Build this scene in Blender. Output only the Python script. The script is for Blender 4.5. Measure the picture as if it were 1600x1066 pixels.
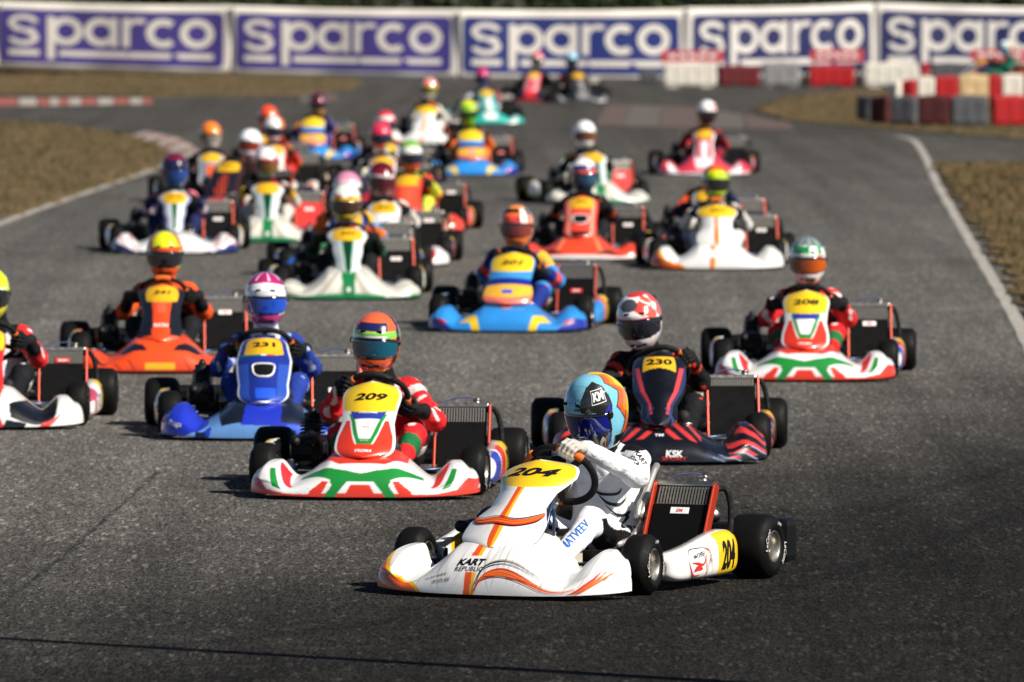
import bpy, bmesh, math, random
import numpy as np
from mathutils import Vector, Matrix
from mathutils.bvhtree import BVHTree
random.seed(7); RNG = np.random.default_rng(7)
for o in list(bpy.data.objects): bpy.data.objects.remove(o)
SC = bpy.context.scene; COL = SC.collection
R = math.radians; PI = math.pi

# ------------------------------------------------------------------ camera
FPX, HCAM, HORIZ = 12500.0, 2.67, -65.0         # focal length in photo pixels, height, horizon row
PITCH = math.atan((533 - HORIZ) / FPX)
cam = bpy.data.cameras.new('camera'); camo = bpy.data.objects.new('camera', cam); COL.objects.link(camo)
camo.location = (0, 0, HCAM); camo.rotation_euler = (PI/2 - PITCH, 0, 0)
cam.sensor_width = 36; cam.lens = FPX * 36 / 1600; cam.clip_start = .5; cam.clip_end = 3000
cam.dof.use_dof = True; cam.dof.focus_distance = 34.2; cam.dof.aperture_fstop = 6.0
SC.camera = camo
# ------------------------------------------------------------------ light
SUN_EL, SUN_AZ = R(40), R(34)                   # sun on the right, 33 deg to the camera's side
sd = Vector((math.cos(SUN_EL)*math.cos(SUN_AZ), -math.cos(SUN_EL)*math.sin(SUN_AZ), math.sin(SUN_EL)))
W = bpy.data.worlds.new('World'); SC.world = W; W.use_nodes = True
nt = W.node_tree; sky = nt.nodes.new('ShaderNodeTexSky'); sky.sky_type = 'NISHITA'; sky.sun_disc = False
sky.sun_elevation = SUN_EL; sky.sun_rotation = math.atan2(sd.x, sd.y); sky.air_density = .6; sky.dust_density = .2; sky.ozone_density = 1.5
bg = nt.nodes['Background']; nt.links.new(sky.outputs[0], bg.inputs[0]); bg.inputs[1].default_value = .05
sl = bpy.data.lights.new('sun', 'SUN'); sl.energy = 5.0; sl.angle = R(.5); sl.color = (1, .93, .82)
so = bpy.data.objects.new('sun', sl); COL.objects.link(so); so.rotation_euler = (-sd).to_track_quat('-Z', 'Y').to_euler(); so.location = (20, -10, 30)
SC.view_settings.view_transform = 'Standard'; SC.view_settings.look = 'None'; SC.view_settings.gamma = 1; SC.view_settings.exposure = 0.48
SC.render.engine = 'CYCLES'

def at(px, py, z=0.0, depth=None):
    """photo pixel -> point on the level z (or at a given depth)"""
    dx, dy = (px - 800)/FPX, (533 - py)/FPX
    c, s = math.cos(PITCH), math.sin(PITCH)
    d = Vector((dx, c + dy*s, -s + dy*c))
    t = (depth/d.y) if depth else (z - HCAM)/d.z
    return Vector((0, 0, HCAM)) + d*t

# ------------------------------------------------------------------ materials
def lin(h):
    if not isinstance(h, str): return tuple(h)
    h = h.lstrip('#'); out = []
    for i in (0, 2, 4):
        c = int(h[i:i+2], 16)/255
        out.append(c/12.92 if c <= .04045 else ((c+.055)/1.055)**2.4)
    return tuple(out)
MATS = {}
def mat(name, col=None, rough=.5, metal=0, coat=0, attr=False, noise=0, nscale=20, bump=0, bscale=60, spec=.5, bdist=.01, detail=4):
    if name in MATS: return MATS[name]
    m = bpy.data.materials.new(name); m.use_nodes = True; MATS[name] = m
    t = m.node_tree; p = t.nodes['Principled BSDF']; L = t.links.new
    p.inputs['Roughness'].default_value = rough; p.inputs['Metallic'].default_value = metal
    p.inputs['Coat Weight'].default_value = coat; p.inputs['Coat Roughness'].default_value = .06
    p.inputs['Specular IOR Level'].default_value = spec
    tc = t.nodes.new('ShaderNodeTexCoord')
    src = None
    if attr:
        a = t.nodes.new('ShaderNodeAttribute'); a.attribute_name = 'Col'; src = a.outputs['Color']
    else:
        c = t.nodes.new('ShaderNodeRGB'); c.outputs[0].default_value = (*lin(col), 1); src = c.outputs[0]
    if noise:
        n = t.nodes.new('ShaderNodeTexNoise'); n.inputs['Scale'].default_value = nscale; n.inputs['Detail'].default_value = detail
        L(tc.outputs['Object'], n.inputs['Vector'])
        r = t.nodes.new('ShaderNodeMapRange'); r.inputs['From Min'].default_value = .3; r.inputs['From Max'].default_value = .7
        r.inputs['To Min'].default_value = 1-noise; r.inputs['To Max'].default_value = 1+noise*.4
        L(n.outputs['Fac'], r.inputs['Value'])
        x = t.nodes.new('ShaderNodeMix'); x.data_type = 'RGBA'; x.blend_type = 'MULTIPLY'; x.inputs['Factor'].default_value = 1
        L(src, x.inputs['A']); L(r.outputs['Result'], x.inputs['B']); src = x.outputs['Result']
        rr = t.nodes.new('ShaderNodeMapRange'); rr.inputs['From Min'].default_value = .3; rr.inputs['From Max'].default_value = .7
        rr.inputs['To Min'].default_value = min(1, rough*1.35+.03); rr.inputs['To Max'].default_value = rough*.85
        L(n.outputs['Fac'], rr.inputs['Value']); L(rr.outputs['Result'], p.inputs['Roughness'])
    L(src, p.inputs['Base Color'])
    if bump:
        n = t.nodes.new('ShaderNodeTexNoise'); n.inputs['Scale'].default_value = bscale; n.inputs['Detail'].default_value = 3; n.inputs['Distortion'].default_value = .6
        L(tc.outputs['Object'], n.inputs['Vector'])
        b = t.nodes.new('ShaderNodeBump'); b.inputs['Strength'].default_value = bump; b.inputs['Distance'].default_value = bdist
        L(n.outputs['Fac'], b.inputs['Height']); L(b.outputs['Normal'], p.inputs['Normal'])
    return m
M = dict(
 paint=mat('painted_plastic', rough=.30, coat=.7, attr=True, noise=.12, nscale=9),
 shell=mat('helmet_paint', rough=.2, coat=1.0, attr=True, noise=.08, nscale=25),
 cloth=mat('suit_fabric', rough=.8, attr=True, noise=.10, nscale=14, bump=.9, bscale=24, bdist=.014, spec=.2),
 glove=mat('glove_fabric', rough=.75, attr=True, noise=.18, nscale=60, bump=.6, bscale=70, bdist=.006, spec=.25),
 visor=mat('visor_tint', rough=.06, coat=1, attr=True, spec=.9),
 rubber=mat('tyre_rubber', '#0e0e0e', rough=.55, noise=.45, nscale=18, bump=.25, bscale=120, bdist=.004, spec=.16),
 alu=mat('cast_aluminium', '#b9b4aa', rough=.33, metal=1, noise=.18, nscale=40),
 gold=mat('gold_rim_metal', '#b08c4a', rough=.33, metal=1, noise=.18, nscale=40),
 steel=mat('brushed_steel', '#a8a6a2', rough=.3, metal=1, noise=.2, nscale=30),
 black=mat('black_plastic', '#0c0c0e', rough=.42, noise=.25, nscale=20, spec=.3),
 matte=mat('matte_black', '#0d0d0f', rough=.7, noise=.3, nscale=30, spec=.3),
 frame=mat('frame_paint', '#1d2a3c', rough=.3, coat=.4),
 redrail=mat('anodised_red', '#b03a22', rough=.35, metal=.35),
 orange=mat('orange_grip', '#e06a1c', rough=.7, noise=.2, nscale=60),
 core=mat('radiator_fins', '#a19e96', rough=.40, metal=.8, noise=.4, nscale=70),
 coredark=mat('radiator_core', '#2c2b29', rough=.6, metal=.3, noise=.3, nscale=70),
 curtain=mat('radiator_curtain', '#08080a', rough=.6, noise=.3, nscale=15, spec=.12),
 redcurtain=mat('red_radiator_curtain', '#d3241f', rough=.5, noise=.2, nscale=15),
 white=mat('white_print', '#eeeeec', rough=.45), ink=mat('black_print', '#0e0f14', rough=.4), blueink=mat('blue_print', '#2f6fd0', rough=.5),
 redink=mat('red_print', '#d02a20', rough=.45), orangeink=mat('orange_print', '#ea6a1e', rough=.45), tyreprint=mat('tyre_print', '#d8d6cf', rough=.7, noise=.3, nscale=90),
)
# ------------------------------------------------------------------ mesh helpers
def mesh(name, V, F, m=None, cols=None, smooth=True):
    me = bpy.data.meshes.new(name); me.from_pydata([tuple(map(float, v)) for v in V], [], [tuple(map(int, f)) for f in F]); me.update()
    if cols is not None: setcol(me, cols)
    if smooth: me.polygons.foreach_set('use_smooth', [True]*len(me.polygons))
    if m: me.materials.append(m)
    return me
def setcol(me, cols):
    a = me.color_attributes.get('Col') or me.color_attributes.new('Col', 'FLOAT_COLOR', 'POINT')
    c = np.ones((len(cols), 4), np.float32); c[:, :3] = cols; a.data.foreach_set('color', c.ravel())
def obj(name, me, parent=None, loc=None, rot=None):
    o = bpy.data.objects.new(name, me); COL.objects.link(o)
    if parent: o.parent = parent
    if loc is not None: o.location = loc
    if rot is not None: o.rotation_euler = rot
    return o
def tag(o, label=None, cat=None, group=None, kind=None):
    for k, v in (('label', label), ('category', cat), ('group', group), ('kind', kind)):
        if v: o[k] = v
    return o
class MB:
    def __init__(s): s.V = []; s.F = []; s.sm = []
    def add(s, V, F, smooth=True):
        n = len(s.V); s.V += [tuple(v) for v in V]; s.F += [tuple(i+n for i in f) for f in F]; s.sm += [smooth]*len(F); return s
    def box(s, c, d, bev=.0, rot=None):
        bm = bmesh.new(); bmesh.ops.create_cube(bm, size=1)
        for v in bm.verts: v.co = Vector((v.co.x*d[0], v.co.y*d[1], v.co.z*d[2]))
        if bev: bmesh.ops.bevel(bm, geom=bm.edges[:], offset=bev, segments=2, affect='EDGES', profile=.6)
        m_ = (rot or Matrix()).to_4x4()
        bm.verts.ensure_lookup_table(); bm.verts.index_update()
        s.add([m_ @ v.co + Vector(c) for v in bm.verts], [[v.index for v in f.verts] for f in bm.faces], False); bm.free(); return s
    def tube(s, pts, r, seg=10, cap=True, closed=False):
        pts = [Vector(p) for p in pts]; n = len(pts); rs = r if isinstance(r, (list, tuple)) else [r]*n
        V = []; F = []; up = None
        for i, p in enumerate(pts):
            if closed: t = pts[(i+1) % n] - pts[i-1]
            else: t = pts[min(i+1, n-1)] - pts[max(i-1, 0)]
            t.normalize()
            if up is None: up = t.orthogonal().normalized()
            up = (up - t*up.dot(t)).normalized(); sdv = t.cross(up)
            for k in range(seg):
                a = 2*PI*k/seg; V.append(p + (up*math.cos(a) + sdv*math.sin(a))*rs[i])
        for i in range(n if closed else n-1):
            j = (i+1) % n
            for k in range(seg):
                l = (k+1) % seg; F.append((i*seg+k, i*seg+l, j*seg+l, j*seg+k))
        if cap and not closed: F += [tuple(range(seg))[::-1], tuple((n-1)*seg+k for k in range(seg))]
        return s.add(V, F)
    def lathe(s, prof, seg=32, axis='X', loc=(0, 0, 0), closed=False):
        V = []; F = []; n = len(prof)
        for k in range(seg):
            a = 2*PI*k/seg
            for (h, r) in prof:
                c, d = r*math.cos(a), r*math.sin(a)
                v = {'X': (h, c, d), 'Y': (c, h, d), 'Z': (c, d, h)}[axis]; V.append(tuple(v[i]+loc[i] for i in range(3)))
        for k in range(seg):
            l = (k+1) % seg
            for i in range(n if closed else n-1):
                j = (i+1) % n; F.append((k*n+i, k*n+j, l*n+j, l*n+i))
        return s.add(V, F)
    def mesh(s, name, m):
        me = mesh(name, s.V, s.F, m); me.polygons.foreach_set('use_smooth', s.sm); return me
    def build(s, name, m, parent=None): return obj(name, s.mesh(name, m), parent)
def fixn(me):
    bm = bmesh.new(); bm.from_mesh(me); bmesh.ops.recalc_face_normals(bm, faces=bm.faces); bm.to_mesh(me); bm.free(); return me
def gridF(nu, nv, flip=False, wrapu=False):
    F = []
    for i in range(nu if wrapu else nu-1):
        k = (i+1) % nu
        for j in range(nv-1):
            q = (i*nv+j, k*nv+j, k*nv+j+1, i*nv+j+1); F.append(q[::-1] if flip else q)
    return F
def pip(P, poly):
    x, y = P[:, 0], P[:, 1]; ins = np.zeros(len(P), bool); n = len(poly)
    for i in range(n):
        x1, y1 = poly[i]; x2, y2 = poly[(i+1) % n]
        if y1 == y2: continue
        c = ((y1 > y) != (y2 > y)) & (x < (x2-x1)*(y-y1)/(y2-y1) + x1); ins ^= c
    return ins
def paint(P, base, layers):
    """P (n,2) surface coordinates; layers: (colour, polygon | function(x, y), symmetric?)"""
    C = np.tile(np.array(lin(base), np.float32), (len(P), 1))
    for L in layers:
        Q = P.copy()
        if len(L) > 2 and L[2]: Q[:, 0] = np.abs(Q[:, 0])
        m = L[1](Q[:, 0], Q[:, 1]) if callable(L[1]) else pip(Q, L[1])
        C[m] = lin(L[0])
    return C
TXT = {}
def text2d(s, size=.1, shear=0., bold=0., maxe=.012, width=None):
    key = (s, size, shear, bold, maxe, width)
    if key in TXT: return TXT[key]
    c = bpy.data.curves.new('t', 'FONT'); c.body = s; c.size = 1; c.shear = shear; c.offset = bold; c.resolution_u = 3
    c.align_x = 'CENTER'; c.align_y = 'CENTER'
    o = bpy.data.objects.new('t', c); me = bpy.data.meshes.new_from_object(o)
    bm = bmesh.new(); bm.from_mesh(me); bmesh.ops.triangulate(bm, faces=bm.faces)
    xs = [v.co.x for v in bm.verts]; ys = [v.co.y for v in bm.verts]
    cx, cy, hh, ww = (max(xs)+min(xs))/2, (max(ys)+min(ys))/2, max(ys)-min(ys), max(xs)-min(xs)
    sy = size/hh; sx = width/ww if width else sy
    for v in bm.verts: v.co = Vector(((v.co.x-cx)*sx, (v.co.y-cy)*sy, 0))
    for _ in range(5):
        e = [e for e in bm.edges if e.calc_length() > maxe]
        if not e: break
        bmesh.ops.subdivide_edges(bm, edges=e, cuts=1); bmesh.ops.triangulate(bm, faces=bm.faces)
    bm.verts.index_update()
    out = (np.array([v.co[:2] for v in bm.verts]), [[v.index for v in f.verts] for f in bm.faces])
    bm.free(); bpy.data.objects.remove(o); bpy.data.curves.remove(c); bpy.data.meshes.remove(me); TXT[key] = out; return out
def rect2d(w, h, n=6):
    V = [(w*(i/n-.5), h*(j/n-.5)) for i in range(n+1) for j in range(n+1)]
    return np.array(V), gridF(n+1, n+1)
def poly2d(pts, maxe=.012):
    bm = bmesh.new(); f = bm.faces.new([bm.verts.new((x, y, 0)) for x, y in pts]); bmesh.ops.triangulate(bm, faces=[f])
    for _ in range(5):
        e = [e for e in bm.edges if e.calc_length() > maxe]
        if not e: break
        bmesh.ops.subdivide_edges(bm, edges=e, cuts=1); bmesh.ops.triangulate(bm, faces=bm.faces)
    bm.verts.index_update(); out = (np.array([v.co[:2] for v in bm.verts]), [[v.index for v in f.verts] for f in bm.faces]); bm.free(); return out
def stroke2d(pts, w):
    """tapering brush stroke through pts; w = list of widths"""
    pts = np.array(pts, float); n = len(pts)*6; t = np.linspace(0, len(pts)-1, n)
    def cr(i):
        k = np.clip(np.floor(i).astype(int), 0, len(pts)-2); f = (i-k)[:, None]
        p0, p1, p2, p3 = pts[np.maximum(k-1, 0)], pts[k], pts[k+1], pts[np.minimum(k+2, len(pts)-1)]
        return .5*((2*p1)+(-p0+p2)*f+(2*p0-5*p1+4*p2-p3)*f**2+(-p0+3*p1-3*p2+p3)*f**3)
    C = cr(t); T = np.gradient(C, axis=0); T /= np.linalg.norm(T, axis=1)[:, None]+1e-9; N = np.stack([-T[:, 1], T[:, 0]], 1)
    ww = np.interp(t, np.arange(len(w))*(len(pts)-1)/(len(w)-1), w)[:, None]/2
    return np.concatenate([C+N*ww, C-N*ww]), [(i, i+1, n+i+1, n+i) for i in range(n-1)]
def on_surface(S, p0, shape, rot=0., off=.002, flipx=False):
    """lay a flat 2D shape on the parametric surface S(u, v) round the parameter point p0"""
    V, F = shape; e = 1e-3; u0, v0 = p0
    P0 = S(np.array([u0]), np.array([v0]))[0]
    du = (S(np.array([u0+e]), np.array([v0]))[0]-P0)/e; dv = (S(np.array([u0]), np.array([v0+e]))[0]-P0)/e
    c, s = math.cos(rot), math.sin(rot); x = V[:, 0]*c-V[:, 1]*s; y = V[:, 0]*s+V[:, 1]*c
    if flipx: x = -x
    u = u0 + x/np.linalg.norm(du); v = v0 + y/np.linalg.norm(dv)
    P = S(u, v); A = S(u+e, v)-S(u-e, v); B = S(u, v+e)-S(u, v-e); N = np.cross(A, B); N /= np.linalg.norm(N, axis=1)[:, None]+1e-9
    return P + N*off*(-1 if flipx else 1), F
def sstep(a, b, x):
    t = np.clip((x-a)/(b-a), 0, 1); return t*t*(3-2*t)
# ------------------------------------------------------------------ signed-distance bodies
def tcap(P, a, b, ra, rb, sc=(1, 1, 1)):
    sc = np.array(sc, np.float32); Q = P/sc; a = np.array(a, np.float32)/sc; b = np.array(b, np.float32)/sc
    ab = b-a; t = np.clip(((Q-a) @ ab)/max(float(ab @ ab), 1e-9), 0, 1)
    return np.linalg.norm(Q-a-t[..., None]*ab, axis=-1)-(ra+(rb-ra)*t), t
def surface_nets(Fv, org, h):
    nx, ny, nz = Fv.shape; ins = Fv < 0
    corners = [(i, j, k) for i in (0, 1) for j in (0, 1) for k in (0, 1)]
    sl_ = lambda A, c: A[c[0]:nx-1+c[0], c[1]:ny-1+c[1], c[2]:nz-1+c[2]]
    cnt = sum(sl_(ins, c).astype(np.int8) for c in corners); act = (cnt > 0) & (cnt < 8)
    I = np.argwhere(act); idx = -np.ones(act.shape, np.int64); idx[act] = np.arange(len(I))
    acc = np.zeros((len(I), 3)); num = np.zeros(len(I))
    val = {c: Fv[I[:, 0]+c[0], I[:, 1]+c[1], I[:, 2]+c[2]] for c in corners}
    for c in corners:
        for ax in range(3):
            if c[ax]: continue
            d = list(c); d[ax] = 1; d = tuple(d); a, b = val[c], val[d]; m = (a < 0) != (b < 0)
            t = np.where(m, a/np.where(m, a-b, 1), 0); p = np.tile(np.array(c, float), (len(I), 1)); p[:, ax] += t
            acc[m] += p[m]; num[m] += 1
    V = (I + acc/num[:, None])*h + np.array(org); Fs = []
    for ax in range(3):
        s0 = [slice(None)]*3; s1 = [slice(None)]*3; s0[ax] = slice(0, -1); s1[ax] = slice(1, None)
        A, B = ins[tuple(s0)], ins[tuple(s1)]; E = np.argwhere(A != B); o1, o2 = [(1, 2), (2, 0), (0, 1)][ax]
        E = E[(E[:, o1] > 0) & (E[:, o2] > 0) & (E[:, o1] < Fv.shape[o1]-1) & (E[:, o2] < Fv.shape[o2]-1)]
        def cell(d1, d2):
            q = E.copy(); q[:, o1] -= d1; q[:, o2] -= d2; return idx[q[:, 0], q[:, 1], q[:, 2]]
        Q = np.stack([cell(1, 1), cell(0, 1), cell(0, 0), cell(1, 0)], 1)
        fl = ~A[E[:, 0], E[:, 1], E[:, 2]]; Q[fl] = Q[fl][:, ::-1]; Fs.append(Q[(Q >= 0).all(1)])
    return V, np.concatenate(Fs)
def sdf_mesh(prims, h, k=.03, wr=0.):
    lo = np.min([np.minimum(p[1], p[2])-max(p[3], p[4])*1.5 for p in prims], 0)-3*h; hi = np.max([np.maximum(p[1], p[2])+max(p[3], p[4])*1.5 for p in prims], 0)+3*h
    n = np.ceil((hi-lo)/h).astype(int)
    X = np.stack(np.meshgrid(*[lo[i]+h*np.arange(n[i]) for i in range(3)], indexing='ij'), -1).astype(np.float32)
    D = None
    for p in prims:
        d, t = tcap(X, *p[1:5], sc=p[5] if len(p) > 5 else (1, 1, 1))
        if D is None: D = d
        else:
            hh = np.clip(.5+.5*(D-d)/k, 0, 1); D = D+(d-D)*hh-k*hh*(1-hh)
    if wr:
        x, y, z = X[..., 0], X[..., 1], X[..., 2]
        D = D + wr*(np.sin(x*55+np.sin(y*40)*2+z*30)*.5+np.sin(y*70+np.sin(z*50+x*20)*1.7)*.5+np.sin(z*85+x*30-y*25)*.4)
    return surface_nets(D, lo, h)
def prim_ids(V, prims):
    best = np.full(len(V), 9.); ids = np.zeros(len(V), int); T = np.zeros(len(V)); V = V.astype(np.float32)
    for i, p in enumerate(prims):
        d, t = tcap(V, *p[1:5], sc=p[5] if len(p) > 5 else (1, 1, 1)); m = d < best
        best[m] = d[m]; ids[m] = i; T[m] = t[m]
    return ids, T
def fastmesh(name, V, Q, m):
    me = bpy.data.meshes.new(name); me.vertices.add(len(V)); me.vertices.foreach_set('co', np.asarray(V, np.float32).ravel())
    me.loops.add(Q.size); me.loops.foreach_set('vertex_index', Q.astype(np.int32).ravel()); me.polygons.add(len(Q))
    me.polygons.foreach_set('loop_start', np.arange(0, Q.size, Q.shape[1], dtype=np.int32)); me.polygons.foreach_set('use_smooth', np.ones(len(Q), bool))
    me.update(calc_edges=True); me.validate()
    if m: me.materials.append(m)
    return me

def add_scuffs(m, amt=.45):
    """thin rubber scuffs and stone chips over painted plastic"""
    t = m.node_tree; p = t.nodes['Principled BSDF']; L = t.links.new; src = p.inputs['Base Color'].links[0].from_socket; tc = t.nodes.new('ShaderNodeTexCoord')
    f = None
    for sc, lo, hi in (((60, 60, 260), .66, .70), ((14, 40, 110), .69, .74)):
        mp = t.nodes.new('ShaderNodeMapping'); mp.inputs['Scale'].default_value = sc; n = t.nodes.new('ShaderNodeTexNoise'); n.inputs['Scale'].default_value = 1; n.inputs['Detail'].default_value = 3
        L(tc.outputs['Object'], mp.inputs[0]); L(mp.outputs[0], n.inputs['Vector']); r = t.nodes.new('ShaderNodeMapRange'); r.inputs['From Min'].default_value = lo; r.inputs['From Max'].default_value = hi; r.inputs['To Max'].default_value = amt; L(n.outputs['Fac'], r.inputs['Value'])
        if f is None: f = r.outputs['Result']
        else:
            a = t.nodes.new('ShaderNodeMath'); a.operation = 'MAXIMUM'; L(f, a.inputs[0]); L(r.outputs['Result'], a.inputs[1]); f = a.outputs[0]
    x = t.nodes.new('ShaderNodeMix'); x.data_type = 'RGBA'; L(f, x.inputs['Factor']); L(src, x.inputs['A']); x.inputs['B'].default_value = (.05, .045, .04, 1); L(x.outputs['Result'], p.inputs['Base Color'])
add_scuffs(M['paint'])
# ================================================================== THE SETTING
def asphalt_mat():
    m = bpy.data.materials.new('asphalt'); m.use_nodes = True; t = m.node_tree; p = t.nodes['Principled BSDF']; L = t.links.new; N = t.nodes.new
    g = N('ShaderNodeNewGeometry'); pos = g.outputs['Position']
    def noise(sc, det=4, rough=.6):
        n = N('ShaderNodeTexNoise'); n.inputs['Scale'].default_value = sc; n.inputs['Detail'].default_value = det; n.inputs['Roughness'].default_value = rough; L(pos, n.inputs['Vector']); return n.outputs['Fac']
    def rng(v, a, b, c, d, smooth=False):
        r = N('ShaderNodeMapRange'); r.inputs['From Min'].default_value = a; r.inputs['From Max'].default_value = b; r.inputs['To Min'].default_value = c; r.inputs['To Max'].default_value = d
        if smooth: r.interpolation_type = 'SMOOTHSTEP'
        L(v, r.inputs['Value']); return r.outputs['Result']
    def math_(op, a, b):
        n = N('ShaderNodeMath'); n.operation = op
        for i, v in enumerate((a, b)):
            if isinstance(v, (int, float)): n.inputs[i].default_value = v
            else: L(v, n.inputs[i])
        return n.outputs[0]
    vo = N('ShaderNodeTexVoronoi'); vo.inputs['Scale'].default_value = 1; mpv = N('ShaderNodeMapping'); mpv.inputs['Scale'].default_value = (125, 17, 40); L(pos, mpv.inputs['Vector']); L(mpv.outputs[0], vo.inputs['Vector'])
    sep = N('ShaderNodeSeparateColor'); L(vo.outputs['Color'], sep.inputs[0])
    stone = rng(sep.outputs[0], 0, 1, .34, 1.62)
    vb = N('ShaderNodeTexVoronoi'); vb.inputs['Scale'].default_value = 1; mpb = N('ShaderNodeMapping'); mpb.inputs['Scale'].default_value = (60, 9, 40); L(pos, mpb.inputs['Vector']); L(mpb.outputs[0], vb.inputs['Vector'])
    sb = N('ShaderNodeSeparateColor'); L(vb.outputs['Color'], sb.inputs[0]); bright = rng(sb.outputs[1], .86, 1, 1, 2.3)
    big = rng(noise(.35, 5, .65), .3, .7, .84, 1.14); mid = rng(noise(4, 5, .7), .3, .7, .86, 1.12)
    # rubbered-in racing line: everything on the near side of a line, with ragged edge; lens vignetting painted in too
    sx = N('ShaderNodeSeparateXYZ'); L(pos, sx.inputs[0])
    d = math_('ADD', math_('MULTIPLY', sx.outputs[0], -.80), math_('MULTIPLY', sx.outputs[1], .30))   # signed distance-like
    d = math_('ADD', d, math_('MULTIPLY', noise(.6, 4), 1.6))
    rub_vignette = rng(d, 10.2, 15.4, .15, 1.0, True)
    # streaks of rubber drawn along the driving direction
    mp = N('ShaderNodeMapping'); mp.inputs['Scale'].default_value = (2.4, .05, 1); mp.inputs['Rotation'].default_value = (0, 0, R(7)); L(pos, mp.inputs['Vector'])
    st = N('ShaderNodeTexNoise'); st.inputs['Scale'].default_value = 1; st.inputs['Detail'].default_value = 5; L(mp.outputs[0], st.inputs['Vector']); streak = rng(st.outputs['Fac'], .35, .62, .80, 1.06)
    far = rng(sx.outputs[1], 50, 125, 1.0, .50)                         # tarmac gets darker with distance
    f = math_('MULTIPLY', stone, bright); f = math_('MULTIPLY', f, big); f = math_('MULTIPLY', f, mid); f = math_('MULTIPLY', f, rub_vignette); f = math_('MULTIPLY', f, streak); f = math_('MULTIPLY', f, far)
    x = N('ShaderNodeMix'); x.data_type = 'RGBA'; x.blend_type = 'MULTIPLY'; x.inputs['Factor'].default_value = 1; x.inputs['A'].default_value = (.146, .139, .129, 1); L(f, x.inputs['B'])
    L(x.outputs['Result'], p.inputs['Base Color']); p.inputs['Roughness'].default_value = .9; p.inputs['Specular IOR Level'].default_value = .04
    b = N('ShaderNodeBump'); b.inputs['Strength'].default_value = .9; b.inputs['Distance'].default_value = .008; L(math_('ADD', sep.outputs[0], noise(180, 2)), b.inputs['Height']); L(b.outputs[0], p.inputs['Normal'])
    return m
def simple_ground(name, cols, scales, rough=.95, bump=.6):
    m = bpy.data.materials.new(name); m.use_nodes = True; t = m.node_tree; p = t.nodes['Principled BSDF']; L = t.links.new; N = t.nodes.new
    g = N('ShaderNodeNewGeometry'); last = None
    for i, (c, s) in enumerate(zip(cols, scales)):
        if last is None:
            r = N('ShaderNodeRGB'); r.outputs[0].default_value = (*c, 1); last = r.outputs[0]; continue
        n = N('ShaderNodeTexNoise'); n.inputs['Scale'].default_value = s; n.inputs['Detail'].default_value = 5; n.inputs['Roughness'].default_value = .65; L(g.outputs['Position'], n.inputs['Vector'])
        rr = N('ShaderNodeMapRange'); rr.inputs['From Min'].default_value = .46; rr.inputs['From Max'].default_value = .62; L(n.outputs['Fac'], rr.inputs['Value'])
        x = N('ShaderNodeMix'); x.data_type = 'RGBA'; L(rr.outputs['Result'], x.inputs['Factor']); L(last, x.inputs['A']); x.inputs['B'].default_value = (*c, 1); last = x.outputs['Result']
    L(last, p.inputs['Base Color']); p.inputs['Roughness'].default_value = rough; p.inputs['Specular IOR Level'].default_value = .2
    n = N('ShaderNodeTexNoise'); n.inputs['Scale'].default_value = 30; n.inputs['Detail'].default_value = 4; L(g.outputs['Position'], n.inputs['Vector'])
    b = N('ShaderNodeBump'); b.inputs['Strength'].default_value = bump; b.inputs['Distance'].default_value = .02; L(n.outputs['Fac'], b.inputs['Height']); L(b.outputs[0], p.inputs['Normal'])
    return m
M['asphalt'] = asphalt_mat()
M['soil'] = simple_ground('dry_turf', [(.130, .088, .040), (.100, .070, .032), (.155, .106, .052), (.075, .066, .028)], [0, .9, 3.5, .35])
M['linepaint'] = simple_ground('worn_line_paint', [(.40, .38, .34), (.24, .225, .20), (.33, .31, .28)], [0, 6, 1.2], .8, .3)
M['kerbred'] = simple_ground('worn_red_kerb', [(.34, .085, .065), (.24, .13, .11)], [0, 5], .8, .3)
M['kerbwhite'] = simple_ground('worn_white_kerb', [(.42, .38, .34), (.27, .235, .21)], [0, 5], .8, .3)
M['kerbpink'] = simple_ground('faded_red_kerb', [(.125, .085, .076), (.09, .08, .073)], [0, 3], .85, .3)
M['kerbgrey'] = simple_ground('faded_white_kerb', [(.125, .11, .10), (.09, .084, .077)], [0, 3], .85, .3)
g = MB(); g.add([(-700, -60, 0), (700, -60, 0), (700, 900, 0), (-700, 900, 0)], [(0, 1, 2, 3)], False)
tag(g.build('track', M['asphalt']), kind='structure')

def spline(pts, n=8):
    pts = [Vector(p) for p in pts]; out = []
    for i in range(len(pts)-1):
        p0, p1, p2, p3 = pts[max(i-1, 0)], pts[i], pts[i+1], pts[min(i+2, len(pts)-1)]
        for k in range(n):
            f = k/n; out.append(.5*((2*p1)+(-p0+p2)*f+(2*p0-5*p1+4*p2-p3)*f*f+(-p0+3*p1-3*p2+p3)*f**3))
    out.append(pts[-1]); return out
GRASS = []
def grass_patch(px, name='grass_verge', z=.02):
    base = [at(x, y) for x, y in px]; pts = []; nb = len(base)
    for i in range(nb):                                     # ragged, trodden edge
        a, b = base[i], base[(i+1) % nb]; L_ = (b-a).length; m_ = max(1, min(90, int(L_/.22))) if L_ < 45 else 1; nr = Vector((-(b-a).y, (b-a).x, 0)).normalized()
        for k in range(m_):
            f = k/m_; am = min(.09, .0012*a.y)*(4*f*(1-f))**.3 if m_ > 1 else 0; pts.append(a.lerp(b, f)+nr*am*(math.sin(f*L_*3.1+i)+.8*math.sin(f*L_*7.7)+random.uniform(-.6, .6)))
    n = len(pts)
    V = [(p.x, p.y, z) for p in pts] + [(p.x, p.y, -.05) for p in pts]
    F = [tuple(range(n))] + [(i, i+n, (i+1) % n+n, (i+1) % n) for i in range(n)]
    me = mesh(name, V, F, M['soil'], smooth=False); fixn(me)
    o = obj(name, me); tag(o, kind='structure'); GRASS.append([(p.x, p.y) for p in pts]); return o
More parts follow.
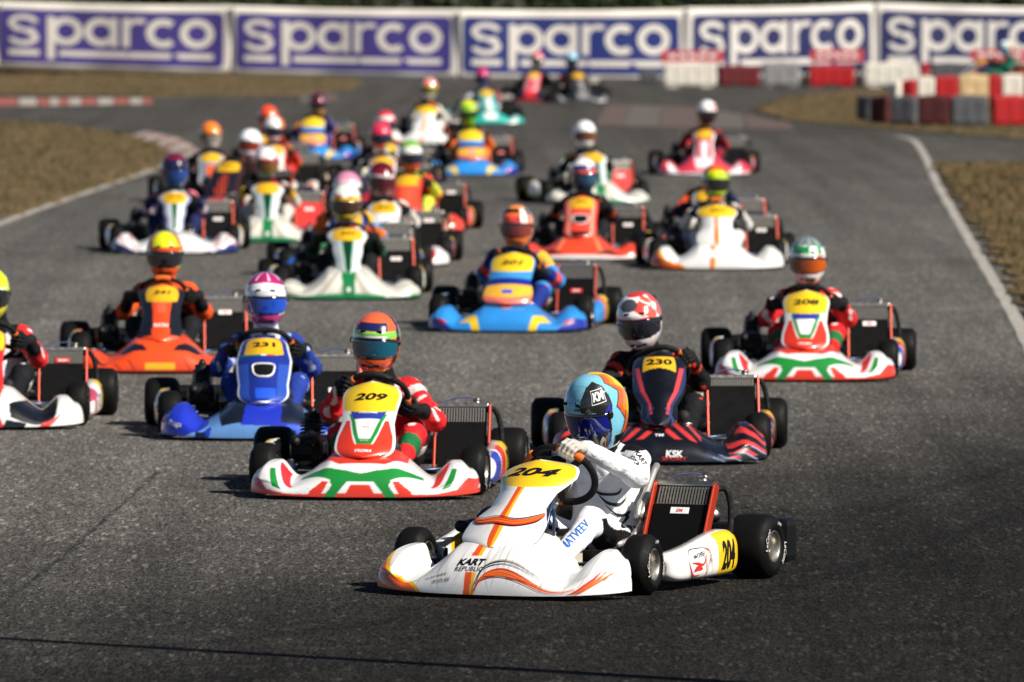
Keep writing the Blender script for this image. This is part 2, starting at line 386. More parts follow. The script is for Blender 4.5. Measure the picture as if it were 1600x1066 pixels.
left = [(-900, 210), (-900, 165), (-200, 182), (20, 190), (120, 200), (190, 212), (238, 226), (262, 240), (262, 252), (225, 268), (120, 303), (0, 343), (-200, 420), (-900, 700)]
grass_patch(left)
grass_patch([(-900, 96), (-100, 104), (300, 112), (560, 124), (545, 140), (470, 149), (235, 152), (0, 148), (-900, 135)])
grass_patch([(1462, 258), (1520, 256), (1700, 256), (2600, 262), (2600, 760), (1680, 600), (1614, 500), (1576, 428), (1540, 370), (1508, 320), (1478, 280)])
grass_patch([(1180, 172), (1230, 152), (1330, 141), (1700, 137), (2600, 137), (2600, 228), (1600, 219), (1460, 209), (1330, 198), (1230, 190)])
def ribbon(px, w, name, m, z=.006, n=10):
    c = spline([at(*p) for p in px], n); V = []; F = []
    for i, p in enumerate(c):
        t = (c[min(i+1, len(c)-1)]-c[max(i-1, 0)]).normalized(); s = Vector((-t.y, t.x, 0))
        ww = w*(1+.10*math.sin(i*1.7)+.06*math.sin(i*4.1)); V += [(p+s*ww/2)[:2]+(z,), (p-s*ww/2)[:2]+(z,)]
    F = [(2*i, 2*i+1, 2*i+3, 2*i+2) for i in range(len(c)-1)]
    return tag(obj(name, fixn(mesh(name, V, F, m, smooth=False))), kind='structure')
ribbon([(-320, 478), (-150, 408), (0, 350), (120, 307), (225, 271), (258, 258)], .11, 'track_line', M['linepaint'])
ribbon([(1398, 213), (1412, 215), (1430, 222), (1446, 246), (1466, 290), (1497, 345), (1530, 402), (1562, 455), (1594, 512), (1625, 580)], .10, 'track_line', M['linepaint'])
def kerb(front, back, n, mats, name='kerb', zt=.035):
    """low kerb between two pixel curves, cut into painted stones, each a part"""
    f = spline([at(*p) for p in front], 12); b = spline([at(*p) for p in back], 12); rt = None
    def samp(c, t):
        x = t*(len(c)-1); i = min(int(x), len(c)-2); return c[i].lerp(c[i+1], x-i)
    root = tag(bpy.data.objects.new(name, None), kind='structure'); COL.objects.link(root); root.location = samp(f, 0)
    for i in range(n):
        t0, t1 = i/n+.002, (i+1)/n-.002
        a0, a1, c0, c1 = samp(f, t0), samp(f, t1), samp(b, t0), samp(b, t1); V = []
        for p, q in ((a0, c0), (a1, c1)):
            for k, zz in ((0, .008), (.35, zt), (.75, zt*.9), (1, .012)): 
                r = p.lerp(q, k)-root.location; V.append((r.x, r.y, zz))
        V += [(x, y, -.04) for x, y, z in (V[0], V[3], V[4], V[7])]
        F = [(0, 4, 5, 1), (1, 5, 6, 2), (2, 6, 7, 3), (0, 8, 10, 4), (3, 7, 11, 9), (0, 1, 2, 3, 9, 8), (4, 10, 11, 7, 6, 5)]
        obj('kerb_stone', fixn(mesh('kerb_stone', V, F, mats[i % len(mats)], smooth=False)), root)
kerb([(-400, 163), (0, 165), (120, 164), (238, 162)], [(-400, 153), (0, 154), (120, 154), (238, 154)], 16, [M['kerbwhite'], M['kerbred']])
M['kerbrose'] = simple_ground('weathered_red_kerb', [(.27, .15, .13), (.19, .14, .12)], [0, 4], .85, .3); M['kerbpale'] = simple_ground('weathered_white_kerb', [(.36, .32, .28), (.24, .21, .19)], [0, 4], .85, .3)
kerb([(205, 215), (245, 228), (285, 250)], [(232, 207), (280, 218), (318, 240)], 9, [M['kerbpale'], M['kerbrose']])
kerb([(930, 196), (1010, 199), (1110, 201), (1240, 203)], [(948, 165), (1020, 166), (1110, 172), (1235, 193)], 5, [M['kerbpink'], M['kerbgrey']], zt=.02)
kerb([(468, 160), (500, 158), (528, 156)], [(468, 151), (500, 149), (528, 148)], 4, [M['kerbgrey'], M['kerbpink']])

# dry grass blades standing on the verges
def blades(polys, n):
    V = []; F = []
    for poly, k in zip(polys, n):
        P = np.array(poly); xs = P[:, 0]; ys = P[:, 1]
        lo = np.array([max(xs.min(), -.075*ys.max()), ys.min()]); hi = np.array([min(xs.max(), .075*ys.max()), ys.max()])
        Q = RNG.uniform(lo, hi, (k, 2)); Q = Q[pip(Q, poly)]
        for x, y in Q:
            a = random.random()*PI; h = random.uniform(.015, .07); w = random.uniform(.006, .016); lx, ly = random.gauss(0, .02), random.gauss(0, .02)
            i = len(V); c, s = math.cos(a)*w, math.sin(a)*w
            V += [(x-c, y-s, .018), (x+c, y+s, .018), (x+lx, y+ly, .02+h)]; F.append((i, i+1, i+2))
    return V, F
V, F = blades(GRASS, [42000, 16000, 42000, 16000])
cols = np.repeat(np.array([random.choice([(.150, .102, .047), (.125, .085, .038), (.115, .082, .034), (.175, .122, .060), (.085, .072, .028)]) for _ in F]), 3, 0)
go = obj('grass_blades', mesh('grass_blades', V, F, mat('grass_blade', rough=.8, attr=True, spec=.2), cols, smooth=False))
tag(go, 'short dry yellow-brown grass on the verges', 'grass', kind='stuff')

# ------------------------------------------------------------------ banners with the lettering
M['vinyl'] = mat('banner_vinyl', '#e9e2d8', rough=.55, noise=.10, nscale=.8)
M['vinyl_shaded'] = mat('banner_vinyl_shaded', '#cfcac4', rough=.6, noise=.15, nscale=.8)  # second white greyed: shade of panels turned from the sun, put in colour
M['violet'] = mat('banner_violet', '#4b3f8c', rough=.5, noise=.15, nscale=.7); M['navy'] = mat('banner_blue', '#263378', rough=.5, noise=.12, nscale=.7); M['deep'] = mat('banner_navy_shaded', '#151b52', rough=.5, noise=.12, nscale=.7)  # deep: blue print darkened for the panels turned from the sun
def arc(cx, cy, rx, ry, a0, a1, n=28): return [(cx+rx*math.cos(R(a0+(a1-a0)*i/n)), cy+ry*math.sin(R(a0+(a1-a0)*i/n))) for i in range(n+1)]
def line_strip(pts, w, closed=False):
    P = np.array(pts, float)
    if closed: T = np.roll(P, -1, 0)-np.roll(P, 1, 0)
    else: T = np.gradient(P, axis=0)
    T /= np.linalg.norm(T, axis=1)[:, None]+1e-9; N = np.stack([-T[:, 1], T[:, 0]], 1)*w/2; n = len(P)
    return np.concatenate([P+N, P-N]), [(i, (i+1) % n, n+(i+1) % n, n+i) for i in range(n if closed else n-1)]
def rect(x0, x1, y0, y1, n=10):
    xs = np.linspace(x0, x1, n+1); return np.array([(x, y) for x in xs for y in (y0, y1)]), [(2*i, 2*i+2, 2*i+3, 2*i+1) for i in range(n)]
def logo_letters():
    """the letters on a 0..1 x 0..1 field: letter band .36 .. .90, foot bars at .12 .. .24"""
    w = .052; ax = .345      # x squeeze: field is 3.4 times as wide as high
    def sq(s): V, F = s; V = V.copy(); V[:, 0] *= 1; return V, F
    def ring(cx, rx=.066, cy=.60, ry=.235, a0=0, a1=360):
        out = []; n = 40
        full = abs(a1-a0) >= 360
        for k in range(n+1 if not full else n):
            a = R(a0+(a1-a0)*k/n); out.append(a)
        o = np.array([(cx+(rx+.011)*math.cos(a), cy+(ry+.038)*math.sin(a)) for a in out]); i = np.array([(cx+(rx-.023)*math.cos(a), cy+(ry-.085)*math.sin(a)) for a in out])
        m = len(out); return np.concatenate([o, i]), [(k, (k+1) % m, m+(k+1) % m, m+k) for k in range(m if full else m-1)]
    L = []
    # s: two stacked half rings with a slanted waist
    up = ring(.098, .062, .735, .135, 20, 215); lo = ring(.098, .062, .485, .135, -160, 35)
    def thin(s, cx, cy, rx, ry, a0, a1):
        out = [R(a0+(a1-a0)*k/30) for k in range(31)]
        o = np.array([(cx+(rx+.010)*math.cos(a), cy+(ry+.035)*math.sin(a)) for a in out]); i = np.array([(cx+(rx-.018)*math.cos(a), cy+(ry-.055)*math.sin(a)) for a in out])
        return np.concatenate([o, i]), [(k, k+1, 32+k, 31+k) for k in range(30)]
    L.append([thin(0, .098, .735, .060, .125, 8, 262), thin(0, .098, .465, .060, .125, -172, 82), rect(.055, .150, .575, .635)])
    L.append([ring(.292), rect(.206, .240, .06, .875)])                       # p
    L.append([ring(.452), rect(.496, .530, .325, .875)])                      # a
    L.append([rect(.552, .586, .325, .875), thin(0, .628, .66, .060, .18, 60, 180)])   # r
    L.append([ring(.738, a0=48, a1=312)])                                     # c
    L.append([ring(.892)])                                                    # o
    L.append([rect(.028, .170, .12, .225)]); L.append([rect(.262, .965, .12, .225)])   # foot bars
    return L
LOGO = logo_letters()
def banner(x0, x1, z0, z1, ytop, ybot, fields, label, field_mat, cloth):
    """x0..x1 photo columns; depths z0, z1; rows of the top and bottom edge at both ends"""
    A = at(x0, ybot[0], depth=z0); B = at(x1, ybot[1], depth=z1); At = at(x0, ytop[0], depth=z0); Bt = at(x1, ytop[1], depth=z1)
    root = bpy.data.objects.new('advertising_banner', None); COL.objects.link(root); root.location = (A.x, A.y, 0)
    tag(root, label, 'banner', 'printed banners along the far fence')
    Lh = math.hypot(B.x-A.x, B.y-A.y); dirx = Vector(((B.x-A.x)/Lh, (B.y-A.y)/Lh, 0)); nrm = Vector((dirx.y, -dirx.x, 0))
    def pos(u, v, off):
        zb = A.z+(B.z-A.z)*u; zt = At.z+(Bt.z-At.z)*u - .05*math.sin(PI*u)*.6
        wob = .03*math.sin(u*Lh*2.1+v*1.3)+.018*math.sin(u*Lh*5.3-v*4)*(1-v*.4)
        return dirx*(u*Lh)+nrm*(off+wob)+Vector((0, 0, zb+(zt-zb)*v))
    def lay(s, off, x0=0, x1=1, y0=0, y1=1):
        return [pos(x0+(x1-x0)*x, y0+(y1-y0)*y, off) for x, y in s[0]], s[1]
    nu, nv = 60, 10
    V = [pos(i/nu, j/nv, 0) for i in range(nu+1) for j in range(nv+1)]
    o = obj('cloth', mesh('cloth', V, gridF(nu+1, nv+1), cloth), root); sm = o.modifiers.new('s', 'SOLIDIFY'); sm.thickness = .006
    for fx0, fx1 in fields:
        fo = None
        # rounded field
        pts = []; rx, ry = .028, .11
        for cx, cy, a in ((1-rx, 1-ry, 0), (rx, 1-ry, 90), (rx, ry, 180), (1-rx, ry, 270)): pts += [(cx+rx*math.cos(R(a+k*15)), cy+ry*math.sin(R(a+k*15))) for k in range(7)]
        bm = bmesh.new(); f = bm.faces.new([bm.verts.new((x, y, 0)) for x, y in pts])
        for k in range(1, 40):
            bmesh.ops.bisect_plane(bm, geom=bm.verts[:]+bm.edges[:]+bm.faces[:], plane_co=(k/40, 0, 0), plane_no=(1, 0, 0))
        for k in range(1, 6):
            bmesh.ops.bisect_plane(bm, geom=bm.verts[:]+bm.edges[:]+bm.faces[:], plane_co=(0, k/6, 0), plane_no=(0, 1, 0))
        bm.verts.index_update(); s = ([(v.co.x, v.co.y) for v in bm.verts], [[v.index for v in f.verts] for f in bm.faces]); bm.free()
        fld = MB().add(*lay(s, .006, fx0, fx1, .10, .90)).build('printed_field', field_mat, root)
        for let in LOGO:
            mb = MB()
            for q, piece in enumerate(let): mb.add(*lay(piece, .010+.0015*q, fx0+.012, fx1-.012, .12, .90))
            mb.build('letter', cloth, fld)
    for u in np.linspace(.02, .98, 5):
        p = pos(u, 0, -.08); t = pos(u, 1, -.08); mb = MB(); mb.tube([(p.x, p.y, -.1), (t.x, t.y, t.z+.02)], .03, 8); mb.build('post', M['steel'], root)
    return root
banner(-352, 0, 181, 181, (-4, 1), (101, 107), [(.03, .985)], 'white banner with one violet lettered field, beside the dry grass bank beyond the kerb', M['violet'], M['vinyl'])
banner(-2, 362, 181, 180, (2, 9), (107, 118), [(.005, .965)], 'white banner with violet lettered field behind the dry grass bank', M['violet'], M['vinyl'])
banner(362, 716, 180, 179, (9, 15), (118, 125), [(.02, .968)], 'white banner with violet lettered field beyond the bend, next to the royal blue one', M['violet'], M['vinyl'])
banner(716, 1072, 179, 179, (15, 14), (125, 130), [(.02, .97)], 'white banner with royal blue lettered field behind the farthest karts', M['navy'], M['vinyl'])
banner(1072, 1368, 179, 182, (12, 5), (130, 122), [(.03, .975)], 'narrow angled banner with deep blue field above the row of barrier blocks', M['deep'], M['vinyl_shaded'])
banner(1368, 1690, 182, 183, (4, 12), (122, 126), [(.02, .97)], 'banner with deep blue field behind the stacked red and white barrier', M['deep'], M['vinyl_shaded'])

# ------------------------------------------------------------------ dark trees behind the banners
M['bark'] = mat('bark', '#3a2c20', rough=.9, noise=.4, nscale=6, bump=.8, bscale=20, bdist=.03)
M['leaf'] = mat('dark_foliage', rough=.7, attr=True, spec=.2)
def tree_mesh(seed):
    rg = np.random.default_rng(seed); V = []; F = []; C = []
    cl = rg.normal(0, 1, (46, 3)); cl /= np.linalg.norm(cl, axis=1)[:, None]; cl *= rg.uniform(.45, 1, (46, 1))**.5*np.array([2.3, 2.3, 2.6]); cl[:, 2] += 3.4
    for c in cl:
        shade = rg.uniform(.7, 1.3); r = rg.uniform(.5, .95)
        for _ in range(90):
            d = rg.normal(0, 1, 3); d /= np.linalg.norm(d); p = c+d*r*rg.uniform(.4, 1); a = rg.normal(0, 1, 3); a /= np.linalg.norm(a); b = np.cross(a, d); b /= np.linalg.norm(b)+1e-6
            s = rg.uniform(.08, .17); i = len(V); V += [p-a*s, p+b*s*.5, p+a*s, p-b*s*.5]; F.append((i, i+1, i+2, i+3)); col = np.array([.030, .045, .016])*shade*rg.uniform(.7, 1.3); C += [col]*4
    cr = mesh('crown', V, F, M['leaf'], np.array(C), smooth=False)
    t = MB(); t.tube([(0, 0, -.2), (.05, 0, 1), (-.03, .05, 2.4), (.05, 0, 4.6)], [.20, .16, .12, .04], 10)
    for k in range(6):
        a = k*1.05; t.tube([(0, 0, 1.2+.3*k), (math.cos(a)*.8, math.sin(a)*.8, 2+.35*k), (math.cos(a)*1.6, math.sin(a)*1.6, 2.5+.38*k)], [.07, .05, .02], 6)
    return cr, t.mesh('trunk', M['bark'])
TM = [tree_mesh(3), tree_mesh(4)]
for i in range(15):
    x = -16.5+i*2.45+random.uniform(-.4, .4); y = 190+random.uniform(-2.5, 3)
    r = bpy.data.objects.new('dark_tree', None); COL.objects.link(r); r.location = (x, y, 0); r.rotation_euler.z = random.random()*6; k = random.uniform(.85, 1.15); r.scale = (k, k, k*random.uniform(.85, 1.1))
    obj('crown', TM[i % 2][0], r); obj('trunk', TM[i % 2][1], r)
    tag(r, 'dark evergreen tree whose foliage shows above the banners', 'tree', 'dark trees behind the banners')
hb = MB()
rg = np.random.default_rng(5); V = []; F = []; C = []
for _ in range(9000):
    p = np.array([rg.uniform(-20, 22), 185.5+rg.normal(0, .5), rg.uniform(0, 1.9)+.25*math.sin(_)]); a = rg.normal(0, 1, 3); a /= np.linalg.norm(a); b = np.cross(a, rg.normal(0, 1, 3)); b /= np.linalg.norm(b); s = rg.uniform(.08, .2)
    i = len(V); V += [p-a*s, p+b*s*.6, p+a*s, p-b*s*.6]; F.append((i, i+1, i+2, i+3)); C += [np.array([.028, .040, .015])*rg.uniform(.6, 1.4)]*4
tag(obj('hedge', mesh('hedge', V, F, M['leaf'], np.array(C), smooth=False)), 'low dark hedge running close behind the banners', 'hedge', kind='stuff')

# ------------------------------------------------------------------ plastic barrier blocks
M['pl_white'] = mat('barrier_white', '#e3dccf', rough=.55, noise=.18, nscale=5); M['pl_red'] = mat('barrier_red', '#b3161b', rough=.5, noise=.2, nscale=5)
M['pl_maroon'] = mat('barrier_maroon', '#6a1a20', rough=.6, noise=.3, nscale=5); M['pl_grey'] = mat('barrier_grey', '#8e8c8d', rough=.6, noise=.25, nscale=5)
M['pl_dark'] = mat('barrier_dark_grey', '#55565b', rough=.6, noise=.3, nscale=5); M['pl_cream'] = mat('barrier_cream', '#d6b98a', rough=.55, noise=.3, nscale=6); M['pl_pink'] = mat('board_pinkish_red', '#c8464c', rough=.5, noise=.2, nscale=5)
M['pl_ddark'] = mat('barrier_dark_maroon', '#4a1216', rough=.65, noise=.3, nscale=5)  # darker maroon for the front barrier row
def block_mesh(w, h, d, m):
    mb = MB(); mb.box((0, 0, h*.53), (w, d, h*.90), .035)
    n = max(2, round(w/.22))
    for k in range(n): mb.box(((k+.5)*w/n-w/2, -d/2+.006, h*.52), (w/n*.70, .03, h*.70), .008)     # raised ribs on the face
    for sx in (-1, 1): mb.box((sx*w*.32, 0, h*.045), (w*.22, d*.9, h*.09+.02), .01)             # feet
    mb.box((0, 0, h*.985), (w*.3, d*.4, h*.05), .01)                                          # filler neck
    return mb.mesh('barrier_block', m)
def block(px0, px1, ytop, ybase, m, label, group, yaw=0, depth=None, lift=0, d=.4):
    c = at((px0+px1)/2, ybase) if depth is None else at((px0+px1)/2, ybase, depth=depth)
    s = FPX/c.y; w = (px1-px0)/s/max(.4, math.cos(yaw)); h = (ybase-ytop)/s
    o = obj('barrier_block', block_mesh(w*.985, h, d, m), None, (c.x, c.y+d/2, c.z if depth else 0), (0, 0, yaw)); tag(o, label, 'barrier', group); return o
G1 = 'barrier blocks in a row below the angled banner'
block(1036, 1120, 97, 137, M['pl_white'], 'clean white barrier block next to the tarmac edge, left end of the block row', G1)
block(1124, 1188, 102, 136, M['pl_maroon'], 'dull maroon barrier block between the white and the grey one', G1)
block(1192, 1250, 97, 136, M['pl_grey'], 'pale grey barrier block between maroon and bright red ones', G1)
block(1264, 1336, 103, 136, M['pl_red'], 'bright red barrier block between two dark posts', G1)
block(1350, 1436, 98, 137, M['pl_white'], 'white barrier block beside the curved barrier stack', G1)
def board(px0, px1, y0, y1, yb, label):
    a = at((px0+px1)/2, yb); s = FPX/a.y; w = (px1-px0)/s; zt, zb = (yb-y0)/s, (yb-y1)/s; r = bpy.data.objects.new('low_sign_board', None); COL.objects.link(r); r.location = (a.x, a.y+.7, 0)
    MB().box((0, 0, (zt+zb)/2), (w, .03, zt-zb), .006).build('board', M['pl_pink'], r)
    for k in (-1, 1): MB().tube([(k*w*.42, .03, -.05), (k*w*.42, .03, zt)], .02, 8).build('post', M['black'], r)
    for k in range(5): MB().box(((k-2)*w*.16, -.018, (zt+zb)/2+.01), (w*.11, .006, (zt-zb)*.32), .002).build('white_mark', M['white'], r)
    tag(r, label, 'sign board')
board(1034, 1132, 80, 98, 135, 'long red board with pale lettering above the white barrier block'); board(1268, 1352, 78, 97, 135, 'red board with pale lettering above the bright red barrier block'); board(1520, 1610, 78, 96, 128, 'red board with pale lettering behind the green racing suit')
for px in (1258, 1342):
    a = at(px, 136); mb = MB(); mb.tube([(0, 0, -.1), (0, 0, .43)], .05, 12); mb.tube([(0, 0, .42), (0, 0, .46)], [.06, .03], 12); tag(mb.build('barrier_post', M['matte']), 'stout black post between the bright red block and the %s block' % ('grey' if px == 1258 else 'white'), 'post', 'black posts'); bpy.data.objects['barrier_post' if px == 1258 else 'barrier_post.001'].location = a
G2 = 'front row of the curved barrier'
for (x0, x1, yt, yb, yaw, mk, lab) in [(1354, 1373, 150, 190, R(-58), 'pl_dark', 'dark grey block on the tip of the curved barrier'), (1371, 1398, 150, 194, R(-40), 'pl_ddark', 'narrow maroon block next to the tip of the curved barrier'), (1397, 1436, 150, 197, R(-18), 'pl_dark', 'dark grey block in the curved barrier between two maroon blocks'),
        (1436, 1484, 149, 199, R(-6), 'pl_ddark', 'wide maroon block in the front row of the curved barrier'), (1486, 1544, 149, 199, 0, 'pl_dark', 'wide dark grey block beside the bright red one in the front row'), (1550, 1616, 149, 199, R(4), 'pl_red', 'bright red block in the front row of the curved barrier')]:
    block(x0, x1, yt, yb, M[mk], lab, G2, yaw)
G3 = 'rear row of the curved barrier'
for (x0, x1, yt, yb, yaw, mk, lab) in [(1398, 1414, 128, 168, R(-40), 'pl_white', 'small white block on the bend of the rear barrier row'), (1414, 1433, 125, 170, R(-20), 'pl_red', 'small red block on the bend of the rear barrier row'), (1433, 1461, 120, 172, 0, 'pl_white', 'white block in the rear barrier row next to a wide red one'),
        (1461, 1498, 119, 172, 0, 'pl_red', 'wide red block in the rear barrier row between white and cream'), (1498, 1545, 116, 172, 0, 'pl_cream', 'stained cream block in the rear barrier row'), (1545, 1565, 117, 172, 0, 'pl_red', 'narrow red block in the rear barrier row'), (1565, 1600, 116, 172, 0, 'pl_white', 'white block in the rear barrier row beside the narrow red one'), (1600, 1640, 116, 172, 0, 'pl_red', 'red block closing the rear barrier row')]:
    block(x0, x1, yt, yb, M[mk], lab, G3, yaw)
# grey blocks standing in front of the angled banner
for i, (x0, x1, mk) in enumerate([(1440, 1452, 'pl_red'), (1455, 1510, 'pl_dark'), (1000, 1030, 'pl_dark')]):
    block(x0, x1, 98 if i < 2 else 108, 128 if i < 2 else 130, M[mk], ['small red block behind the curved barrier', 'long grey block behind the curved barrier', 'low grey block at the end of the royal blue banner'][i], None)

# slender lighting pole beside the track (its long shadow crosses the tarmac in front)
rt = bpy.data.objects.new('light_pole', None); COL.objects.link(rt); rt.location = (4.62, 26.88, 0); tag(rt, 'tall grey light pole whose thin shadow crosses the tarmac in front of the karts', 'pole')
p_ = MB(); p_.tube([(0, 0, -.2), (0, 0, 3), (0, 0, 7.2)], [.085, .07, .045], 14); p_.build('pole', M['steel'], rt)
p_ = MB(); p_.box((0, 0, .06), (.34, .34, .12), .02); p_.build('base', M['pl_grey'], rt)
p_ = MB(); p_.tube([(0, 0, 7.15), (0, .25, 7.3), (0, .5, 7.32)], .03, 10); p_.build('arm', M['steel'], rt)
p_ = MB(); p_.box((0, .68, 7.31), (.20, .42, .08), .03); p_.build('lamp_head', M['pl_dark'], rt)

# rubber streaks and a sealed crack on the tarmac
def mark_mat(name, col, amt, sc):
    m = bpy.data.materials.new(name); m.use_nodes = True; t = m.node_tree; p = t.nodes['Principled BSDF']; p.inputs['Base Color'].default_value = (*col, 1); p.inputs['Roughness'].default_value = .8; p.inputs['Specular IOR Level'].default_value = .2
    g_ = t.nodes.new('ShaderNodeNewGeometry'); mp = t.nodes.new('ShaderNodeMapping'); mp.inputs['Scale'].default_value = sc; n_ = t.nodes.new('ShaderNodeTexNoise'); n_.inputs['Scale'].default_value = 1; n_.inputs['Detail'].default_value = 6; n_.inputs['Roughness'].default_value = .7
    t.links.new(g_.outputs['Position'], mp.inputs[0]); t.links.new(mp.outputs[0], n_.inputs['Vector']); r_ = t.nodes.new('ShaderNodeMapRange'); r_.inputs['From Min'].default_value = .38; r_.inputs['From Max'].default_value = .62; r_.inputs['To Max'].default_value = amt; t.links.new(n_.outputs['Fac'], r_.inputs['Value']); t.links.new(r_.outputs['Result'], p.inputs['Alpha']); return m
MK = mark_mat('rubber_streak', (.012, .012, .013), .30, (22, 2.5, 1)); CK = mark_mat('sealed_crack', (.02, .02, .02), .6, (30, 6, 1))
for pts, w, m_ in [([(246, 738), (190, 790), (110, 860), (10, 940), (-80, 1000)], .03, CK), ([(1700, 760), (1400, 870), (1050, 960), (600, 1030), (100, 1090)], .16, MK), ([(1700, 690), (1350, 800), (1000, 905), (500, 985), (0, 1030)], .14, MK)]:
    ribbon(pts, w, 'tyre_mark', m_, z=.004, n=14)
# ================================================================== KART: shared meshes (forward = -Y, driver's left = +X, origin under the front axle)
def S_nose(hump=.150, A=.57, lobe=.085, front=.295):
    def S(u, v):
        u = np.clip(np.asarray(u, float), -1, 1); v = np.clip(np.asarray(v, float), 0, 1); n = 2.7
        x = A*u; ax = np.abs(u); yf = -.205-front*np.clip(1-ax**n, 0, 1)**(1/n)
        H = .098+hump*np.exp(-(ax/.47)**3.6)+lobe*sstep(.62, .84, ax)-.04*sstep(.90, 1, ax)
        xb = x*.90; yb = -.07-.13*np.exp(-((ax-.68)/.12)**2)-.055*sstep(.7, .95, ax)
        a = v**2.1; b = 1-(1-v)**1.75; z0 = .018+.014*ax**3
        dip = -.016*np.exp(-((v-.45)/.2)**2)*np.exp(-((ax-.70)/.14)**2)+.006*np.exp(-((ax-.30)/.05)**2)*sstep(.2, .6, v)
        crease = .006*np.exp(-((v-.30)/.05)**2)*sstep(.5, .7, ax)
        return np.stack([x+(xb-x)*a, yf+(yb-yf)*a-crease, z0+(H-z0)*b+dip], -1)
    return S
def S_panel(w=(.150, .135, .150), top=.56, bot=.208, fwd=-.385, back=.125, curl=.075):
    def S(a, b):
        a = np.asarray(a, float); b = np.clip(np.asarray(b, float), 0, 1)
        P = [(fwd, bot), (fwd+.10, bot+.10), (fwd+.315, bot+.232), (back, top)]
        c = [(1-b)**3, 3*b*(1-b)**2, 3*b*b*(1-b), b**3]; y = sum(k*p[0] for k, p in zip(c, P)); z = sum(k*p[1] for k, p in zip(c, P))
        w0 = np.interp(b, [0, .15, .32, .5, .66, .82, 1], [w[0]*.98, w[0], w[0]*.94, w[1], w[1]*1.04, w[2], w[2]*.98])
        end = np.clip(1-np.abs(2*b-1)**np.where(b > .5, 9, 6), 0, 1)**.5; ww = w0*(.02+.98*end)
        a2 = np.clip(np.abs(a), 0, 1)
        return np.stack([a*ww, y+curl*a2**2*(.5+.8*b), z-.018*a2**2], -1)
    return S
def S_pod(side=1):
    def S(s, w):
        s = np.asarray(s, float); w = np.clip(np.asarray(w, float), -1, 1); y = .175+.675*np.clip(s, 0, 1)
        e = np.clip(1-np.abs(2*np.clip(s, 0, 1)-1)**9, 0, 1)**.5
        hh = (.068+.030*sstep(.1, .8, s))*(.30+.70*e); zc = .035+.068+.030*sstep(.1, .8, s); hw = .085*(.25+.75*e)
        x = .525+.02*sstep(0, .7, s)+hw*(1-w**4)**.25*(1-.25*(w > 0)*w**2)
        return np.stack([side*x, y, zc+hh*w], -1)
    return S
def sheet(name, S, nu, nv, u0=-1, u1=1, v0=0, v1=1, layers=None, base='#ffffff', m=None, rim=None, post=None):
    us = np.linspace(u0, u1, nu); us = np.sin(us*PI/2) if name == 'front_fairing' else us; U, Vv = np.meshgrid(us, np.linspace(v0, v1, nv), indexing='ij'); P = S(U.ravel(), Vv.ravel()).reshape(nu, nv, 3)
    PV = 1-(1-Vv)**1.75 if name == 'front_fairing' else Vv            # nose: paint by height rather than arc length
    C = paint(np.stack([U.ravel(), PV.ravel()], 1), base, layers or []).reshape(nu, nv, 3)
    if post: C = post(U, PV, C)
    if rim:                       # turn the back edge inwards
        for dy, dz, dx in rim:
            e = P[:, nv-1:nv].copy() if P.shape[1] == nv else P[:, -1:].copy(); e[:, :, 1] += dy; e[:, :, 2] += dz; e[:, :, 0] *= dx; P = np.concatenate([P, e], 1); C = np.concatenate([C, C[:, -1:]*.9], 1)
    n2 = P.shape[1]
    i, j = np.meshgrid(np.arange(nu-1), np.arange(n2-1), indexing='ij'); Q = np.stack([i*n2+j, (i+1)*n2+j, (i+1)*n2+j+1, i*n2+j+1], -1).reshape(-1, 4)
    me = fastmesh(name, P.reshape(-1, 3), Q, m or M['paint']); setcol(me, C.reshape(-1, 3)); return me
def tyre_mesh(Rr, w, rr):
    hw = w/2; b = .012; pr = [(-hw+.012, rr), (-hw+.001, rr+.006), (-hw-b*.6, rr+(Rr-rr)*.45), (-hw-b*.2, Rr-.030), (-hw+.008, Rr-.012), (-hw+.022, Rr-.003), (-hw*.5, Rr), (0, Rr+.001)]
    pr = pr+[(-x, r) for x, r in pr[:-1][::-1]]; mb = MB(); mb.lathe(pr, 48); me = mb.mesh('wheel', M['rubber']); return fixn(me)
def rim_mesh(w, rr, m):
    hw = w/2; mb = MB(); mb.lathe([(-hw+.002, rr+.004), (-hw-.002, rr+.001), (-hw+.004, rr-.006), (-.01, rr-.010), (hw-.05, rr-.012), (hw-.006, rr-.006), (hw, rr+.001), (hw-.004, rr+.005)], 40)
    mb.lathe([(hw-.050, .001), (hw-.050, .024), (hw-.058, .030), (hw-.060, rr-.011)], 40); mb.lathe([(hw-.052, .026), (hw-.028, .024), (hw-.024, .018), (hw-.024, .001)], 24)
    for k in range(3):
        a = k*2*PI/3; mb.lathe([(hw-.058, .007), (hw-.046, .007), (hw-.044, .001)], 6, loc=(0, .040*math.cos(a), .040*math.sin(a)))
    return fixn(mb.mesh('rim', m))
FR, FW, RR_, RW, RIM = .1275, .118, .138, .185, .0655
T_F, T_R = tyre_mesh(FR, FW, RIM), tyre_mesh(RR_, RW, RIM)
RIMS = {k: (rim_mesh(FW, RIM, M[k]), rim_mesh(RW, RIM, M[k])) for k in ('alu', 'gold')}
def tyre_text(w, Rr, s='LeCont', r0=None, a0=0, size=.021):
    V, F = text2d(s, size, .25, .01, .006); r0 = r0 or (RIM+(Rr-RIM)*.52); a = a0-V[:, 0]/r0; r = r0+V[:, 1]
    return [(w/2+.0085-.10*abs(rr-r0), rr*math.sin(-aa), rr*math.cos(aa)) for aa, rr in zip(a, r)], F
def tyre_print(w, Rr):
    return [mesh('lettering', *tyre_text(w, Rr, t, a0=a, size=z), M['tyreprint']) for t, a, z in (('LeCont', .6, .024), ('LeCont', .6+PI, .024), ('LH03', .6+PI/2, .013))]
TP_F, TP_R = tyre_print(FW, FR), tyre_print(RW, RR_)
